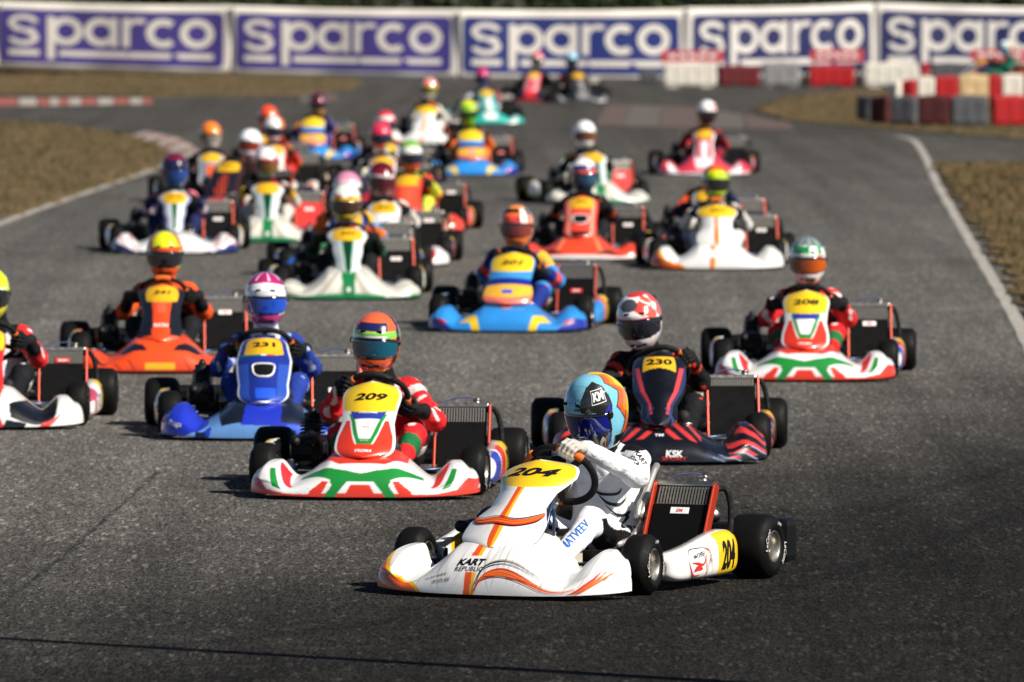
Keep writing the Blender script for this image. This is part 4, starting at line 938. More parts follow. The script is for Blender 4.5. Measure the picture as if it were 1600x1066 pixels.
def fan(U, V, C, n=22, c=(.34, .26, .17), amt=.6):
    """rays that fan out from the foot of the panel"""
    ang = np.arctan2(V-1.15, U*.9); m = (np.sin(ang*n) > .45) & (C.min(-1) > .4); C[m] = C[m]*(1-amt)+np.array(c)*amt; return C
prema = dict(nose_base='#efefee', nose=[
    ('#e23a24', lambda u, v: v < .085+.20*np.clip(np.abs(u)-.45, 0, 1)), ('#e23a24', [(.80, 0), (.985, 0), (1.01, .62), (.93, .55), (.86, .30)], True),
    ('#e23a24', lambda u, v: (np.abs(u) < .40-.9*np.clip(.92-v, 0, 1)) & (v > .70)),
    ('#1e8a38', [(0, .34), (.11, .34), (.17, .18), (.22, 0), (.32, 0), (.25, .26), (.27, .40), (.56, .76), (.54, .82), (.20, .60), (0, .50)], True),
    ('#e23a24', [(0, 0), (.14, 0), (.085, .27), (0, .27)], True), ('#e23a24', [(.35, .0), (.46, 0), (.44, .20), (.335, .40), (.28, .36)], True),
    ('#1e8a38', [(.70, .30), (.78, .30), (.845, .80), (.80, .84), (.745, .62)], True), ('#d8323a', [(.60, .52), (.68, .98), (.80, .98), (.70, .70)], True)],
  panel_base='#f0f0ef', panel=[
    ('#e23a24', lambda a, b: (b < .52) & (np.abs(a) < .90-.5*np.clip(b-.35, 0, 1))), ('#f0f0ef', lambda a, b: (b > .20) & (b < .66) & (np.abs(a) < .30+1.15*(b-.20))), ('#1e8a38', lambda a, b: (np.abs(np.abs(a)-(.17+1.15*(b-.20))) < .075) & (b > .20) & (b < .60)), ('#1e8a38', lambda a, b: (b > .20) & (b < .27) & (np.abs(a) < .25)),
    ('#2a3c9a', lambda a, b: (b > .53) & (b < .66) & (np.abs(a) < .72-1.6*(.66-b))), plate(.66)],
  panel_shape=dict(w=(.158, .132, .150)), pod_base='#f0efee', pod=[('#2b43b0', [(0, -1), (.30, -1), (.42, 1), (.2, 1), (.1, 0)]), ('#d8322a', [(.30, -1), (.66, -1), (.66, 1), (.46, 1)]), podplate], rim='alu')
KR_END = '#ea5a1a'
kr = dict(nose_base='#efeeec', nose=[('#f4b81e', lambda u, v: (np.abs(u+.085-.02*v) < .040)), ('#e8561e', lambda u, v: (u+.085-.02*v < .012) & (u+.085-.02*v > -.04)),
    ('#efeeec', lambda u, v: (np.abs(u+.09) < .13) & (v > .36) & (v < .62)), ('#f2b61e', [(-1.01, -.01), (-.48, -.01), (-.51, .16), (-.61, .56), (-.71, .62), (-.78, .44), (-.85, .64), (-.90, .88), (-1.01, .95)]), ('#e8641c', [(-1.01, -.01), (-.52, -.01), (-.54, .12), (-.63, .49), (-.71, .54), (-.79, .34), (-.87, .54), (-.92, .76), (-1.01, .82)]), ('#8c2412', [(-.86, .12), (-.90, .34), (-.97, .50), (-1.01, .52), (-1.01, .2), (-.95, .16)])],
  nose_shape=dict(hump=.175, lobe=.10), panel_base='#f0f0ee', panel=[('#2a2a2c', lambda a, b: (b < .012) | (np.abs(a) > .985)), ('#f4b81e', lambda a, b: np.abs(a+.04) < .12), ('#e8561e', lambda a, b: (a+.04 < .03) & (a+.04 > -.12)), plate(.74, '#f6c61a')],
  panel_shape=dict(w=(.190, .128, .180), curl=.085, top=.55), pod_base='#efeeec', pod=[('#d8d6d2', lambda s, w: (np.abs(s-.3-.1*w) < .01)), podplate], rim='alu', sticker=('EM', 'white', .66), band=True, radh=.90)
tony = dict(nose_base='#dcdcd2', nose=[('#1c8a54', lambda u, v: v < .14+.02*np.abs(u)), ('#137a44', lambda u, v: np.abs(u) < .075+.03*v), ('#eeeeea', lambda u, v: (np.abs(u) < .03) & (v > .2) & (v < .34)), ('#e6e6e6', lambda u, v: (u > .5) & (u < .85) & (v > .05) & (v < .22))], nose_post=lambda U, V, C: fan(U, V, C),
  panel_base='#c9d6d6', panel=[('#0f6a3c', lambda a, b: np.abs(a) < .22+.22*b), ('#06351f', lambda a, b: np.abs(a) < .10+.2*b), ('#dfe6e6', lambda a, b: np.abs(a) > .82), plate(.76, YEL2)], panel_shape=dict(w=(.10, .115, .160)), nose_shape=dict(hump=.175, lobe=.055), pod_base='#dcdcd2', pod=[('#1c8a54', lambda s, w: w < -.4), podplate], rim='gold', sticker=('VTX', 'white', .55))
blu = dict(nose_base='#2f8ede', nose=[('#f4cf24', [(.30, -.01), (.40, -.01), (.44, .40), (.60, .62), (.50, .84), (.36, .62)], True), ('#1b2f9c', [(.66, -.01), (1.01, -.01), (1.01, .52), (.80, .46), (.70, .2)], True), ('#f07a4a', lambda u, v: (np.abs(u) < .34-1.3*np.clip(1-v, 0, 1)) & (v > .72)), ('#f4cf24', lambda u, v: (np.abs(u) < .30-1.5*np.clip(1-v, 0, 1)) & (v > .84))],
  nose_text=[('BRM', (.80, .25), .030, .1, .02, 'redink'), ('BRM', (-.80, .25), .030, .1, .02, 'redink')],
  panel_base='#3a92dc', panel=[('#f4b93a', lambda a, b: b < .40), ('#f2786a', lambda a, b: b < .13+.10*a*a), ('#2d59c8', lambda a, b: (b > .22) & (b < .30) & (np.abs(a) < .22)), ('#1a2a88', lambda a, b: (b > .40) & (b < .52)), plate(.68)], panel_shape=dict(w=(.185, .150, .165)), nose_shape=dict(hump=.125), pod_base='#2f8ede', pod=[('#e8672a', lambda s, w: (s > .46) & (s < .64)), podplate], rim='alu', sticker=('BRM', 'redink', .48))
praga = dict(nose_base='#1f33b8', nose=[('#6f9ad2', [(.36, .98), (.60, .30), (.68, -.01), (.76, -.01), (.66, .34), (.44, .99)], True), ('#111a30', [(.18, .40), (.46, .42), (.42, .98), (.20, .98)], False), ('#5f8cc8', [(-.52, -.01), (.08, -.01), (.16, .30), (-.20, .34), (-.44, .98), (-.56, .98), (-.50, .4)]), ('#101728', [(-.20, .40), (-.40, .40), (-.46, .98), (-.16, .98)]), ('#101a3a', [(-.66, -.01), (-.54, -.01), (-.56, .3), (-.66, .42)]), ('#3460e0', [(.2, .06), (.5, .1), (.46, .36), (.24, .36)])],
  nose_text=[('Praga', (-.86, .24), .040, .35, .004, 'white')], panel_base='#1a2f8c', panel=[('#2c4fae', lambda a, b: (np.abs(a) > .55) & (b < .6)), ('#dfe3ea', lambda a, b: (np.abs(a) > .93) | (b < .035)), ('#2657d8', lambda a, b: (b < .24) & (np.abs(a-.1) < .4) & (b > .08)), plate(.76, YEL2), ('#1c8a54', lambda a, b: (b > .71) & (b < .73) & (a < -.1)), ('#e8e8e8', lambda a, b: (b > .71) & (b < .73) & (np.abs(a) < .1)), ('#c8322a', lambda a, b: (b > .71) & (b < .73) & (a > .1) & (a < .4))],
  panel_shape=dict(w=(.150, .152, .140), curl=.10), pod_base='#1a1c2a', pod=[('#dcdcdc', lambda s, w: (s > .3) & (s < .55)), podplate], rim='gold', nose_shape=dict(hump=.14, lobe=.10), sticker=('RM', 'white', .4), radh=.88)
def crg_post(U, V, C):
    au = np.abs(U); m = (np.sin((au*1.1+V*.55)*38) > .15) & (((au > .66) & (V < .95) & (V > .10)) | ((au < .40) & (V > .62) & (au > .06))); C[m] = lin('#d63a34'); m2 = (np.sin((au*1.1+V*.55)*38+1.4) > .9) & (au > .5) & (V < .4); C[m2] = lin('#8ea2c8'); return C
crg = dict(nose_base='#0a0c14', nose=[('#16213a', [(.40, .05), (.66, .05), (.62, .4), (.46, .5)], True)], nose_post=crg_post, nose_text=[('KSK', (.14, .14), .038, .1, .03, 'white'), ('SPORT', (.14, .06), .018, 0, .01, 'redink', .13), ('TM', (.0, .50), .026, .1, .03, 'white')],
  panel_base='#07080d', panel=[('#d8444a', lambda a, b: (np.abs(np.abs(a)-(.34+.62*b)) < .085) & (b > .18) & (b < .80)), ('#27365c', lambda a, b: (np.abs(np.abs(a)-(.52+.62*b)) < .07) & (b < .9)), ('#34466e', lambda a, b: (np.abs(np.abs(a)-.9*(.30-b)/.3-.25) < .06) & (b < .27)), (YEL2, lambda a, b: (b > .74+.09*(1-a*a)*.0) & (b < .93) & (np.abs(a) < .62) & (b > .79-.12*a*a))], num_at=(0, .865, .050, .135), shear=0., panel_shape=dict(w=(.100, .136, .142), top=.575, curl=.10), nose_shape=dict(hump=.115, lobe=.115), radh=.86,
  pod_base='#14161f', pod=[('#d8444a', lambda s, w: (np.sin(s*30+w*4) > .7) & (s < .6)), podplate], rim='alu', turn=R(22))
oran = dict(nose_base='#ee4f1c', nose=[('#15171f', [(.14, .55), (.42, .62), (.50, .80), (.40, .86), (.20, .72)], True), ('#15171f', [(.60, .40), (.78, .62), (.86, .84), (.74, .80), (.62, .58)], True), ('#e8b41e', lambda u, v: (np.abs(u) < .17) & (v > .04) & (v < .24)), ('#b8361a', lambda u, v: (np.sin(u*40+v*9) > .8) & (np.abs(u) > .25) & (v < .4)), ('#c8361a', lambda u, v: v < .05)],
  nose_text=[('ROK', (0, .60), .030, .1, .03, 'white')], panel_base='#e84c1c', panel=[('#14161c', lambda a, b: (np.abs(a) > .30+.3*b) & (b > .25)), ('#14161c', lambda a, b: (b > .12) & (b < .34) & (np.abs(a) > .45)), ('#e06040', lambda a, b: (b > .52) & (b < .70) & (np.abs(a) < .22)), plate(.74, YEL2)], panel_text=[('RCN', (0, .30), .034, 0, .03, 'white')], panel_shape=dict(w=(.14, .12, .145)), nose_shape=dict(hump=.16, lobe=.045), pod_base='#ee4f1c', pod=[podplate], rim='alu', sticker=('TM', 'white', .74), band=True)
redk = dict(nose_base='#ec4a2a', nose=[('#f2efec', lambda u, v: v < .17+.05*np.abs(u)), ('#121319', [(.26, .26), (.62, .34), (.66, .55), (.48, .60), (.34, .42)], True), ('#f08a5a', lambda u, v: (np.abs(np.abs(u)-.22-.2*(1-v)) < .03) & (v > .4))], panel_base='#ec4632', panel=[('#f0a08a', lambda a, b: np.abs(np.abs(a)-.72) < .10), ('#1a1013', lambda a, b: (b > .03) & (b < .16) & (np.abs(a) < .62)), plate(.76, YEL2)], intake=(0, .45, .135, .135, M['black'], M['white']), pod_base='#d92a2a', pod=[podplate], rim='gold', sticker=('TM', 'white', .55), nose_shape=dict(hump=.135, lobe=.05), panel_shape=dict(w=(.15, .14, .15)))
whb = dict(nose_base='#eceaea', nose=[('#1b2a72', [(.42, -.01), (1.01, -.01), (1.01, .46), (.72, .30), (.56, .14)], True), ('#e07f86', lambda u, v: (np.sin(np.abs(u)*34-v*12) > .72) & (np.abs(u) > .58) & (v > .4)), ('#e8e8ee', lambda u, v: (np.abs(np.abs(u)-.60-.1*v) < .02) & (v < .3))], panel_base='#e2e8f0', panel=[('#0d5a34', lambda a, b: (np.abs(a) < .16+.16*b) & (b < .72)), ('#8f9dc0', lambda a, b: np.abs(a) > .8), plate(.74, YEL2)], panel_shape=dict(w=(.085, .10, .15)), nose_shape=dict(hump=.10), pod_base='#e8e4dc', pod=[podplate], rim='alu', sticker=('VTX', 'white', .55))
leftk = dict(nose_base='#f0eeec', nose=[('#0c0d12', [(.30, .28), (.55, .10), (.70, .16), (.80, .98), (.46, .98), (.28, .6)]), ('#d92a28', [(.14, -.01), (.24, -.01), (.15, .5), (.22, .98), (.08, .98), (.04, .5)]), ('#11131a', [(.22, -.01), (.44, -.01), (.46, .16), (.26, .2)]), ('#d92a28', [(.58, -.01), (.68, -.01), (.84, .5), (.64, .34)])], panel_base='#f0eeec', panel=[('#d92a28', lambda a, b: np.abs(a) > .7), plate(.7)], panel_shape=dict(w=(.12, .10, .11)), pod_base='#f2f0ee', pod=[('#c2476a', lambda s, w: (s < .4) & (w > .4)), ('#d92a28', lambda s, w: np.abs(s-.20) < .06), ('#15161c', lambda s, w: ((s-.45)/.09)**2+(w/.45)**2 < 1), ('#f2f0ee', lambda s, w: ((s-.45)/.06)**2+(w/.3)**2 < 1), podplate], rim='alu', sticker=('VEGA', 'redink', .80), radh=.85)
def plain(base, acc, acc2, pan=None, pacc=None, pod=None, num='', post=None, **k):
    d = dict(nose_base=base, nose=[(acc2, lambda u, v: v < .12), (acc, [(.5, -.01), (.74, -.01), (.82, .9), (.66, .9)], True), (acc, lambda u, v: (np.abs(u) < .14+.08*v) & (v > .3))], panel_base=pan or base, panel=[(pacc or acc, lambda a, b: (np.abs(a) < .3+.2*b) & (b < .62)), (acc2, lambda a, b: np.abs(a) > .82), plate(.76, YEL2)], pod_base=pod or base, pod=[(acc, lambda s, w: (s > .2) & (s < .36)), podplate], number=num, rim='gold', blackrail=random.random() < .5)
    d['nose_shape'] = dict(hump=random.uniform(.11, .175), lobe=random.uniform(.05, .11))
    if post: d['nose_post'] = post
    d.update(k); return d
def L(d, **k): e = dict(d); e.update(k); return e
def suit(base, **k): return dict(base=base, **k)
def striped(c1, c2, lo=.35, hi=.65): return lambda V, T, l: np.where(((T > lo) & (T < hi))[:, None], np.array(lin(c2)), np.array(lin(c1)))
def hl(base, top=None, band=None, chin=None, back=None, vis=('#10121c', '#1b2440'), extra=()):
    """helmet paint: crown, band over the visor, chin bar, rear"""
    Ls = []
    if back: Ls.append((back, lambda a, e: np.abs(a) > 1.75))
    if chin: Ls.append((chin, lambda a, e: (e < -.30) & (np.abs(a) < 1.5)))
    if band: Ls.append((band, lambda a, e: (e > .30) & (e < .56)))
    if top: Ls.append((top, lambda a, e: e > .80+.12*np.cos(a*2)))
    Ls += list(extra); Ls.append(('#101114', lambda a, e: (np.abs(a) < 1.40) & (e > -.31) & (e < .33) & (np.abs(a) > -1) & (e > vis_edge(a)[0]-.03) & (e < vis_edge(a)[1]+.03)))
    Ls.append(('#131316', lambda a, e: e < -.81)); return dict(base=base, layers=Ls, visor=vis)
# ================================================================== THE FIELD OF KARTS
# ---- white kart in front
hero = L(kr, number='204', num_at=(-.02, .855, .062, .235), shear=.35, nose_post=lambda U, V, C: hairlines(U, V, C), panel_post=lambda U, V, C: hairlines(U, V, C, n=50), pod_post=None, turn=R(58),
    nose_text=[('KART', (-.09, .345), .034, .3, .045, 'ink', .13), ('REPUBLIC', (-.095, .265), .021, .12, .0, 'ink', .13), ('we are republic', (-.36, .22), .016, .45, -.002, 'ink', .105), ('we are one', (-.31, .15), .014, .45, -.002, 'ink', .08), ('KART', (.80, .86), .012, .3, .03, 'ink')])
K = kart('white racing kart with orange stripe and yellow plate 204 leading the field', 825, 923, 24.5, hero, steer=4, detail=2, origin=True)
n, SN, SP = K['nose'], K['SN'], K['SP']
def brush(S, parent, p0, pts, w, m, off=.0022): obj('painted_stroke', mesh('painted_stroke', *on_surface(S, p0, stroke2d(pts, w), off=off), m), parent)
for k, (dy, m, w) in enumerate([(0, 'orangeink', .010), (.012, 'redink', .004), (-.012, 'orangeink', .006), (-.022, 'redink', .004), (.022, 'ink', .003), (.036, 'ink', .004), (.042, 'ink', .0015), (-.032, 'orangeink', .004)]):
    brush(SN, n, (.20, .23), [(-.135, -.085-dy*.4), (-.10, -.02+dy*.5), (-.02, .008+dy), (.09, -.012+dy*.9), (.20, -.05+dy*.8), (.30, -.035+dy*.6)] if k < 4 else [(-.13, -.06), (-.10, .0+dy*.6), (-.02, .02+dy), (.08, .012+dy*.9), (.15, .0+dy*.8)], [.001, w, w*1.2, w, w*.8, .001], M[m], .0022+.0004*k)
for k, (x, m) in enumerate([(.0, 'redink'), (.02, 'orangeink'), (.04, 'orangeink')]): brush(SN, n, (.80, .16), [(-.09+x, -.035), (-.03+x, -.012), (.03+x, .02), (.06+x, .05)], [.001, .007, .010, .002], M[m], .005+.0005*k)
for k, (dy, m, w) in enumerate([(0, 'orangeink', .016), (.016, 'redink', .007), (-.014, 'redink', .008), (-.022, 'ink', .006), (.026, 'ink', .004), (.008, 'orangeink', .006)]):
    brush(SP, K['panel'], (.10, .34), [(-.19, .018+dy*.2), (-.13, -.012+dy*.8), (-.05, -.008+dy), (.04, -.02+dy), (.11, .012+dy*.9), (.15, .055+dy*.4)], [.001, w, w, w*1.1, w, .001], M[m], .0022+.0004*k)
pd, SPd = K['pod'], K['SPod']
for k, (pts, m, w) in enumerate([([(-.10, .04), (-.06, .062), (.0, .058), (.06, .05)], 'ink', .003), ([(-.11, .03), (-.09, -.02), (-.06, -.05), (.0, -.05)], 'redink', .007), ([(-.08, .01), (-.03, .0), (.03, -.01), (.06, .03)], 'redink', .009), ([(-.06, -.03), (-.02, -.02), (.02, -.03)], 'redink', .022), ([(-.10, -.01), (-.09, -.045), (-.05, -.066), (-.02, -.06)], 'ink', .004), ([(.02, .04), (.05, .0), (.06, -.05), (.04, -.065)], 'orangeink', .005), ([(.06, -.06), (.08, -.01), (.10, .0), (.12, -.05)], 'ink', .003), ([(.05, .05), (.09, .03), (.10, -.03)], 'orangeink', .006)]):
    brush(SPd, pd, (.34, .0), pts, [.001, w, w, .001], M[m], .0024+.0004*k)
obj('lettering', mesh('lettering', *on_surface(SPd, (.33, .42), text2d('MATVEEV', .017, .1, .01, .01), off=.006), M['ink']), pd)
vis_hero = ('#070920', '#121d7a')
def hero_post(U, V, C):
    m = (C.max(-1) < .03) & (V > -.2); w = (np.sin(U*150) > .2) & m; C[w] = C[w]*2.6+.004; return C
zig = lambda e: 2*np.abs(((e*1.25+.2) % 1)-.5)*2-1
hh = dict(base='#7cc2dc', visor=vis_hero, post=hero_post, layers=[
    ('#e0632c', lambda a, e: (a > 1.90+.16*zig(e)) | (a < -1.9)), ('#ee8a2c', lambda a, e: (a > 2.14+.16*zig(e+.1)) | (a < -2.1)), ('#f2cf22', lambda a, e: (a > 2.36+.18*zig(e+.2)) | (a < -2.3)),
    ('#16151a', lambda a, e: (np.abs(a-1.88-.16*zig(e)) < .028)), ('#14141a', lambda a, e: (a > 1.5) & (e < -.40-.1*(a-1.5))), ('#15161a', [(2.35, -.10), (2.62, .18), (2.62, .06), (2.45, -.12), (2.62, -.30), (2.62, -.42)]),
    ('#191817', [(.40, .34), (.42, .72), (.68, 1.10), (1.15, 1.30), (1.54, 1.02), (1.60, .42), (1.50, .10), (.9, .30)]), ('#191817', [(.42, -.32), (1.1, -.24), (1.4, -.10), (1.36, -.5), (.95, -1.0), (.55, -1.0)]),
    ('#2632b4', [(.70, .30), (1.25, .22), (1.52, .42), (1.46, .10), (1.28, .0), (1.05, .16)]), ('#d8d6d0', [(.86, -.50), (1.02, -.30), (1.10, -.36), (.98, -.56), (1.06, -.80), (.98, -.84)]), ('#e8963a', [(1.06, -.42), (1.18, -.32), (1.12, -.56), (1.16, -.80), (1.08, -.78)]), ('#3b6fb4', [(1.2, -.3), (1.3, -.25), (1.24, -.6), (1.26, -.85), (1.18, -.8)]),
    ('#d6d4d0', [(-.1, .34), (.5, .33), (.5, .30), (-.1, .30)]), ('#b9c6cc', [(.02, -.55), (.22, -.5), (.2, -.8), (.05, -.8)]), ('#101114', lambda a, e: (np.abs(a) < 1.40) & (e > vis_edge(a)[0]-.03) & (e < vis_edge(a)[1]+.03)), ('#121215', lambda a, e: e < -.80),
    ('#20303a', lambda a, e: (np.sin(a*46+np.sin(e*30)*2)*np.sin(e*52) > .55) & (np.abs(a) < .75) & (e > .62) & (e < 1.2))])
wt, bk = np.array(lin('#eceef2')), np.array(lin('#0d0d10'))
def h_thigh(V, T, l):
    ax = .14+(.285-.14)*T; rel = V[:, 2]-ax; return np.where((rel > .012+.02*np.sin(T*6))[:, None], wt, bk)
hs = suit('#eceef2', neck='#101012', thigh=h_thigh, shin='#eceef2', shoulders=lambda V, T, l: np.where(((V[:, 2] > .548) & (np.abs(V[:, 0]) > .10))[:, None], bk, wt), chest=lambda V, T, l: np.where(((V[:, 1] > .87) & (V[:, 0] > .06))[:, None], bk, wt), uparm=lambda V, T, l: np.where(((V[:, 2] < .43-.02*T) & (V[:, 1] > .62) | ((V[:, 2] > .555) & (T < .30)))[:, None], bk, wt), belly=lambda V, T, l: wt+V[:, :1]*0, pelvis='#101013')
D, suit_o, hel_o, P = driver(K['root'], 'person in white and black suit and light blue helmet, gripping the top of the wheel', hh, hs, 'hero', ('#bdb8b0', '#c9c5bd'), yaw=-25, pitch=20, roll=5, detail=2, hoff=(.012, .0, .0), hs=(1.0, .90, 1.10))
bvh = BVHTree.FromPolygons([tuple(v) for v in P['V']], [tuple(map(int, q)) for q in P['Q']])
# directions in the kart's frame: towards the scene from the photographer, and his right / up
vd = Vector((-math.sin(R(24.5)), math.cos(R(24.5)), -.06)).normalized(); vr = Vector((math.cos(R(24.5)), math.sin(R(24.5)), 0)); vu = vr.cross(vd)
def hero_px(px, py, ydep):
    """pixel -> start point in the kart frame, one metre in front of the body"""
    w = at(px, py, depth=at(839, 924).y+ydep); return K['root'].matrix_world.inverted() @ w - vd*1.0
def deco(px, py, shape, m, rot=0, name='suit_print'):
    o = hero_px(px, py, .5); xa = vr*math.cos(R(rot))+vu*math.sin(R(rot)); ya = -vr*math.sin(R(rot))+vu*math.cos(R(rot)); V, F = project(bvh, shape, o, xa, ya, vd, .003)
    if F: obj(name, mesh(name, V, F, M[m]), suit_o)
deco(898, 834, text2d('MATVEEV', .036, .0, .01, .008, .15), 'blueink', 46, 'lettering')
for k, (x, y, pts, w) in enumerate([(950, 772, [(-.07, .03), (-.03, .0), (.04, .0), (.06, .025)], .012), (958, 785, [(-.06, .03), (-.02, -.005), (.03, -.01), (.055, .015)], .013), (966, 800, [(-.055, .03), (-.01, -.01), (.03, -.015), (.05, .0), (.02, -.05)], .011), (975, 815, [(-.03, .02), (.02, .02), (-.01, -.02), (.03, -.025), (.035, -.06)], .010)]):
    deco(x, y, stroke2d(pts, [.002, w, w, .003]), 'ink', 0)
deco(1002, 716, text2d('KART', .020, .2, .02, .008), 'ink', -60, 'lettering'); deco(992, 720, text2d('GKP', .018, .1, .02, .008), 'ink', -60, 'lettering'); deco(1013, 700, text2d('republic', .011, .2, .0, .008), 'orangeink', -35, 'lettering')
S_h = lambda a, e: S_helmet(a, e)
def on_helmet(p0, shape, m, name='helmet_print', off=.002, rot=0): obj(name, mesh(name, *on_surface(S_h, p0, shape, rot, off), m), hel_o)
on_helmet((1.16, .57), rect2d(.066, .054), M['white']); on_helmet((1.16, .57), rect2d(.060, .048), M['ink'], off=.0028)
on_helmet((1.16, .57), text2d('KM', .034, 0, .05, .006, .052), M['white'], 'lettering', .0036); on_helmet((.42, .28), text2d('WERTH', .012, 0, .02, .006), M['ink'], 'lettering'); on_helmet((1.95, -.35), text2d('m.matveev', .012, .4, .0, .006), M['ink'], 'lettering', rot=1.1)
on_helmet((.30, .48), line_strip([(.010*math.cos(q), .010*math.sin(q)) for q in np.linspace(0, 2*PI, 20, endpoint=False)], .003, True), M['ink'])

GR = dict(c=0)
def team(label_k, px, py, kyaw, liv, label_d, hel, st, pz='straight', det=0, **k):
    kk = {q: k.pop(q) for q in ('steer',) if q in k}
    if pz in ('left', 'lean'): liv = L(liv, turn=R(28))
    if pz == 'right': liv = L(liv, turn=R(-26))
    K_ = kart(label_k, px, py, kyaw, liv, detail=det, **kk); d = driver(K_['root'], label_d, hel, st, pz, detail=det, **k); return K_, d
redsuit = suit('#cf2228', neck='#141416', chest='#d8262a', uparm=striped('#d3252b', '#e9d9d6', .1, .3), forearm=striped('#cf2228', '#1a1a1e', .75, 1.01), thigh=striped('#cf2228', '#efe6e2', .55, .75), shin=striped('#cf2228', '#1d6a3c', .2, .5), speck=('#efdcd8', 1.45, 46))
# ---- 209
K9, D9 = team('red white and green racing kart with yellow plate 209', 562, 783, 6, L(prema, number='209', radh=.86, nose_text=[('PREMA', (0, .93), .0001, .1, .0, 'redink')], panel_text=[('PREMA', (0, .10), .020, .2, .01, 'white'), ('WILLIAMS', (0, .605), .016, 0, .01, 'white'), ('racing', (0, .47), .010, .2, .0, 'ink'), ('TEAM', (0, .42), .010, .1, .01, 'redink'), ('RACING', (0, .245), .008, 0, .01, 'white')]),
   'person in red suit with orange and dark green helmet and blue visor driving kart 209', hl('#e8662c', top='#e8663a', band='#7ec850', chin='#e8622a', back='#17181c', vis=('#081c3c', '#125a70'), extra=[('#1c2454', lambda a, e: (e > .58) & (e < .92) & (np.abs(a) < .75)), ('#c8a860', lambda a, e: (e > .53) & (e < .585)), ('#f0f0ee', lambda a, e: (e > .34) & (e < .42) & (np.abs(a) < .7)), ('#15161a', lambda a, e: (np.abs(a-1.35-.2*e) < .16)), ('#d8c83a', lambda a, e: (e < -.62) & (a > .2) & (e > -.72)), ('#17191e', lambda a, e: e < -.80), ('#3a7fc0', lambda a, e: (e < -.48) & (e > -.53) & (np.abs(a) < .9))]),
   redsuit, 'right', 1, yaw=-6, pitch=4, roll=3, steer=-4, hoff=(.0, -.02, .0))
# ---- 230
team('black and red striped racing kart with yellow plate 230', 1030, 728, 0, L(crg, number='230'), 'person in black and red suit with white and red helmet leaning beside kart 230 plate',
   hl('#f0efee', band='#f0efee', chin='#eceae8', back='#d8382f', vis=('#0c0d12', '#22262e'), extra=[('#e04a3c', lambda a, e: (e > .42) & (a > .25+.3*np.sin(e*6))), ('#4c4e56', lambda a, e: ((a+.35)/.55)**2+((e-.95)/.30)**2 < 1), ('#f0efee', lambda a, e: (np.abs(a-.75-.2*np.sin(e*10)) < .10) & (e > .4)), ('#d8382f', lambda a, e: (e > .26) & (e < .36) & (np.abs(a) < 1.2)), ('#e25a4c', lambda a, e: (a > .75+.25*np.sin(e*9)) & (e > .2) & (a < 1.9)), ('#f0efee', lambda a, e: (np.abs(a-1.2) < .10+.1*np.sin(e*11)) & (e > -.3)), ('#ecd8d4', lambda a, e: (a > .6) & (e < -.3) & (np.sin(a*20+e*14) > .3)), ('#d8382f', lambda a, e: (e > 1.35))]),
   suit('#141418', neck='#141416', uparm=striped('#17171b', '#d83a2e', .25, .42), forearm=striped('#131316', '#d8432e', .55, .66), shoulders='#1a1418', chest=striped('#141418', '#d83a2e', .6, .9), speck=('#cf3a30', 1.62, 40)), 'lean', 1, yaw=-10, pitch=13, roll=-6, hoff=(-.012, -.03, -.012), steer=3)
# ---- 231
team('glossy blue racing kart with framed air intake and yellow plate 231', 410, 690, 1, L(praga, number='231', num_at=(0, .865, .046, .125), shear=0, intake=(0, .50, .120, .125, M['black'], M['white']), band=False), 'person in blue patterned suit with white and pink helmet behind the blue kart',
   hl('#e8ebf0', top='#b0246a', band='#f0f1f4', chin='#c83a80', back='#dfe3ea', vis=('#0a2470', '#1f55d0'), extra=[('#141a30', lambda a, e: (np.abs(a) > 1.3) & (np.abs(a) < 1.7)), ('#dfe2ea', lambda a, e: (e > .60) & (e < .68)), ('#8a93a8', lambda a, e: (e > .50) & (e < .53)), ('#f0c8dc', lambda a, e: (e > 1.0) & (np.sin(a*7) > .8)), ('#d8dce4', lambda a, e: e < -.66)]),
   suit('#22398f', neck='#d8dce4', speck=('#aebfe0', 1.05, 60), pelvis='#1a2a66'), 'straight', 1, yaw=0, pitch=6, hoff=(.0, -.02, .01))
# ---- kart cut by the edge of the picture
team('white black and red racing kart with black tall radiator, beside the orange kart', -31, 673, 4, L(leftk, number='217'), 'person in red and black suit with fluorescent yellow helmet beside the white and black kart',
   hl('#d9e81e', band='#c9dc1c', vis=('#0c0c10', '#22242a'), extra=[('#3a4410', lambda a, e: np.abs(np.sin(a*3+e*2)) < .06), ('#f0f0ee', lambda a, e: (e > .33) & (e < .40) & (np.abs(a) < 1))]), suit('#15161b', neck='#17171a', uparm='#d42a2a', forearm=striped('#d42a2a', '#15161b', .45, 1.01), shoulders='#1a1b20', chest=striped('#e8e6e6', '#15161b', .3, .6), belly='#e6e4e6', thigh=striped('#15161b', '#b9c2d8', .2, .45), speck=('#e8e4e4', 1.7, 44)), 'straight', 1, yaw=4, pitch=5, hoff=(-.03, -.02, .0))
# ---- 241
team('fluorescent orange and black racing kart with yellow bar on its nose', 250, 585, 1.5, L(oran, number='241', num_at=(0, .85, .042, .12)), 'person in orange and black suit with yellow and orange helmet in the orange kart',
   hl('#d8e020', top='#dbe31e', band='#ee5a24', chin='#ee5a1e', back='#15161a', vis=('#0c0d12', '#1c1e26'), extra=[('#ee7a24', lambda a, e: (np.abs(np.abs(a)-1.0) < .16) & (e > .6)), ('#15161a', lambda a, e: (np.abs(a) > 1.3)), ('#c8d820', lambda a, e: (np.abs(np.abs(a)-1.5) < .10))]), suit('#16171c', neck='#e85420', shoulders='#e85420', uparm=striped('#e85420', '#16171c', .35, .6), forearm=striped('#16171c', '#e85420', .1, .3), chest='#d84c1e'), 'straight', 1, yaw=2, pitch=6)
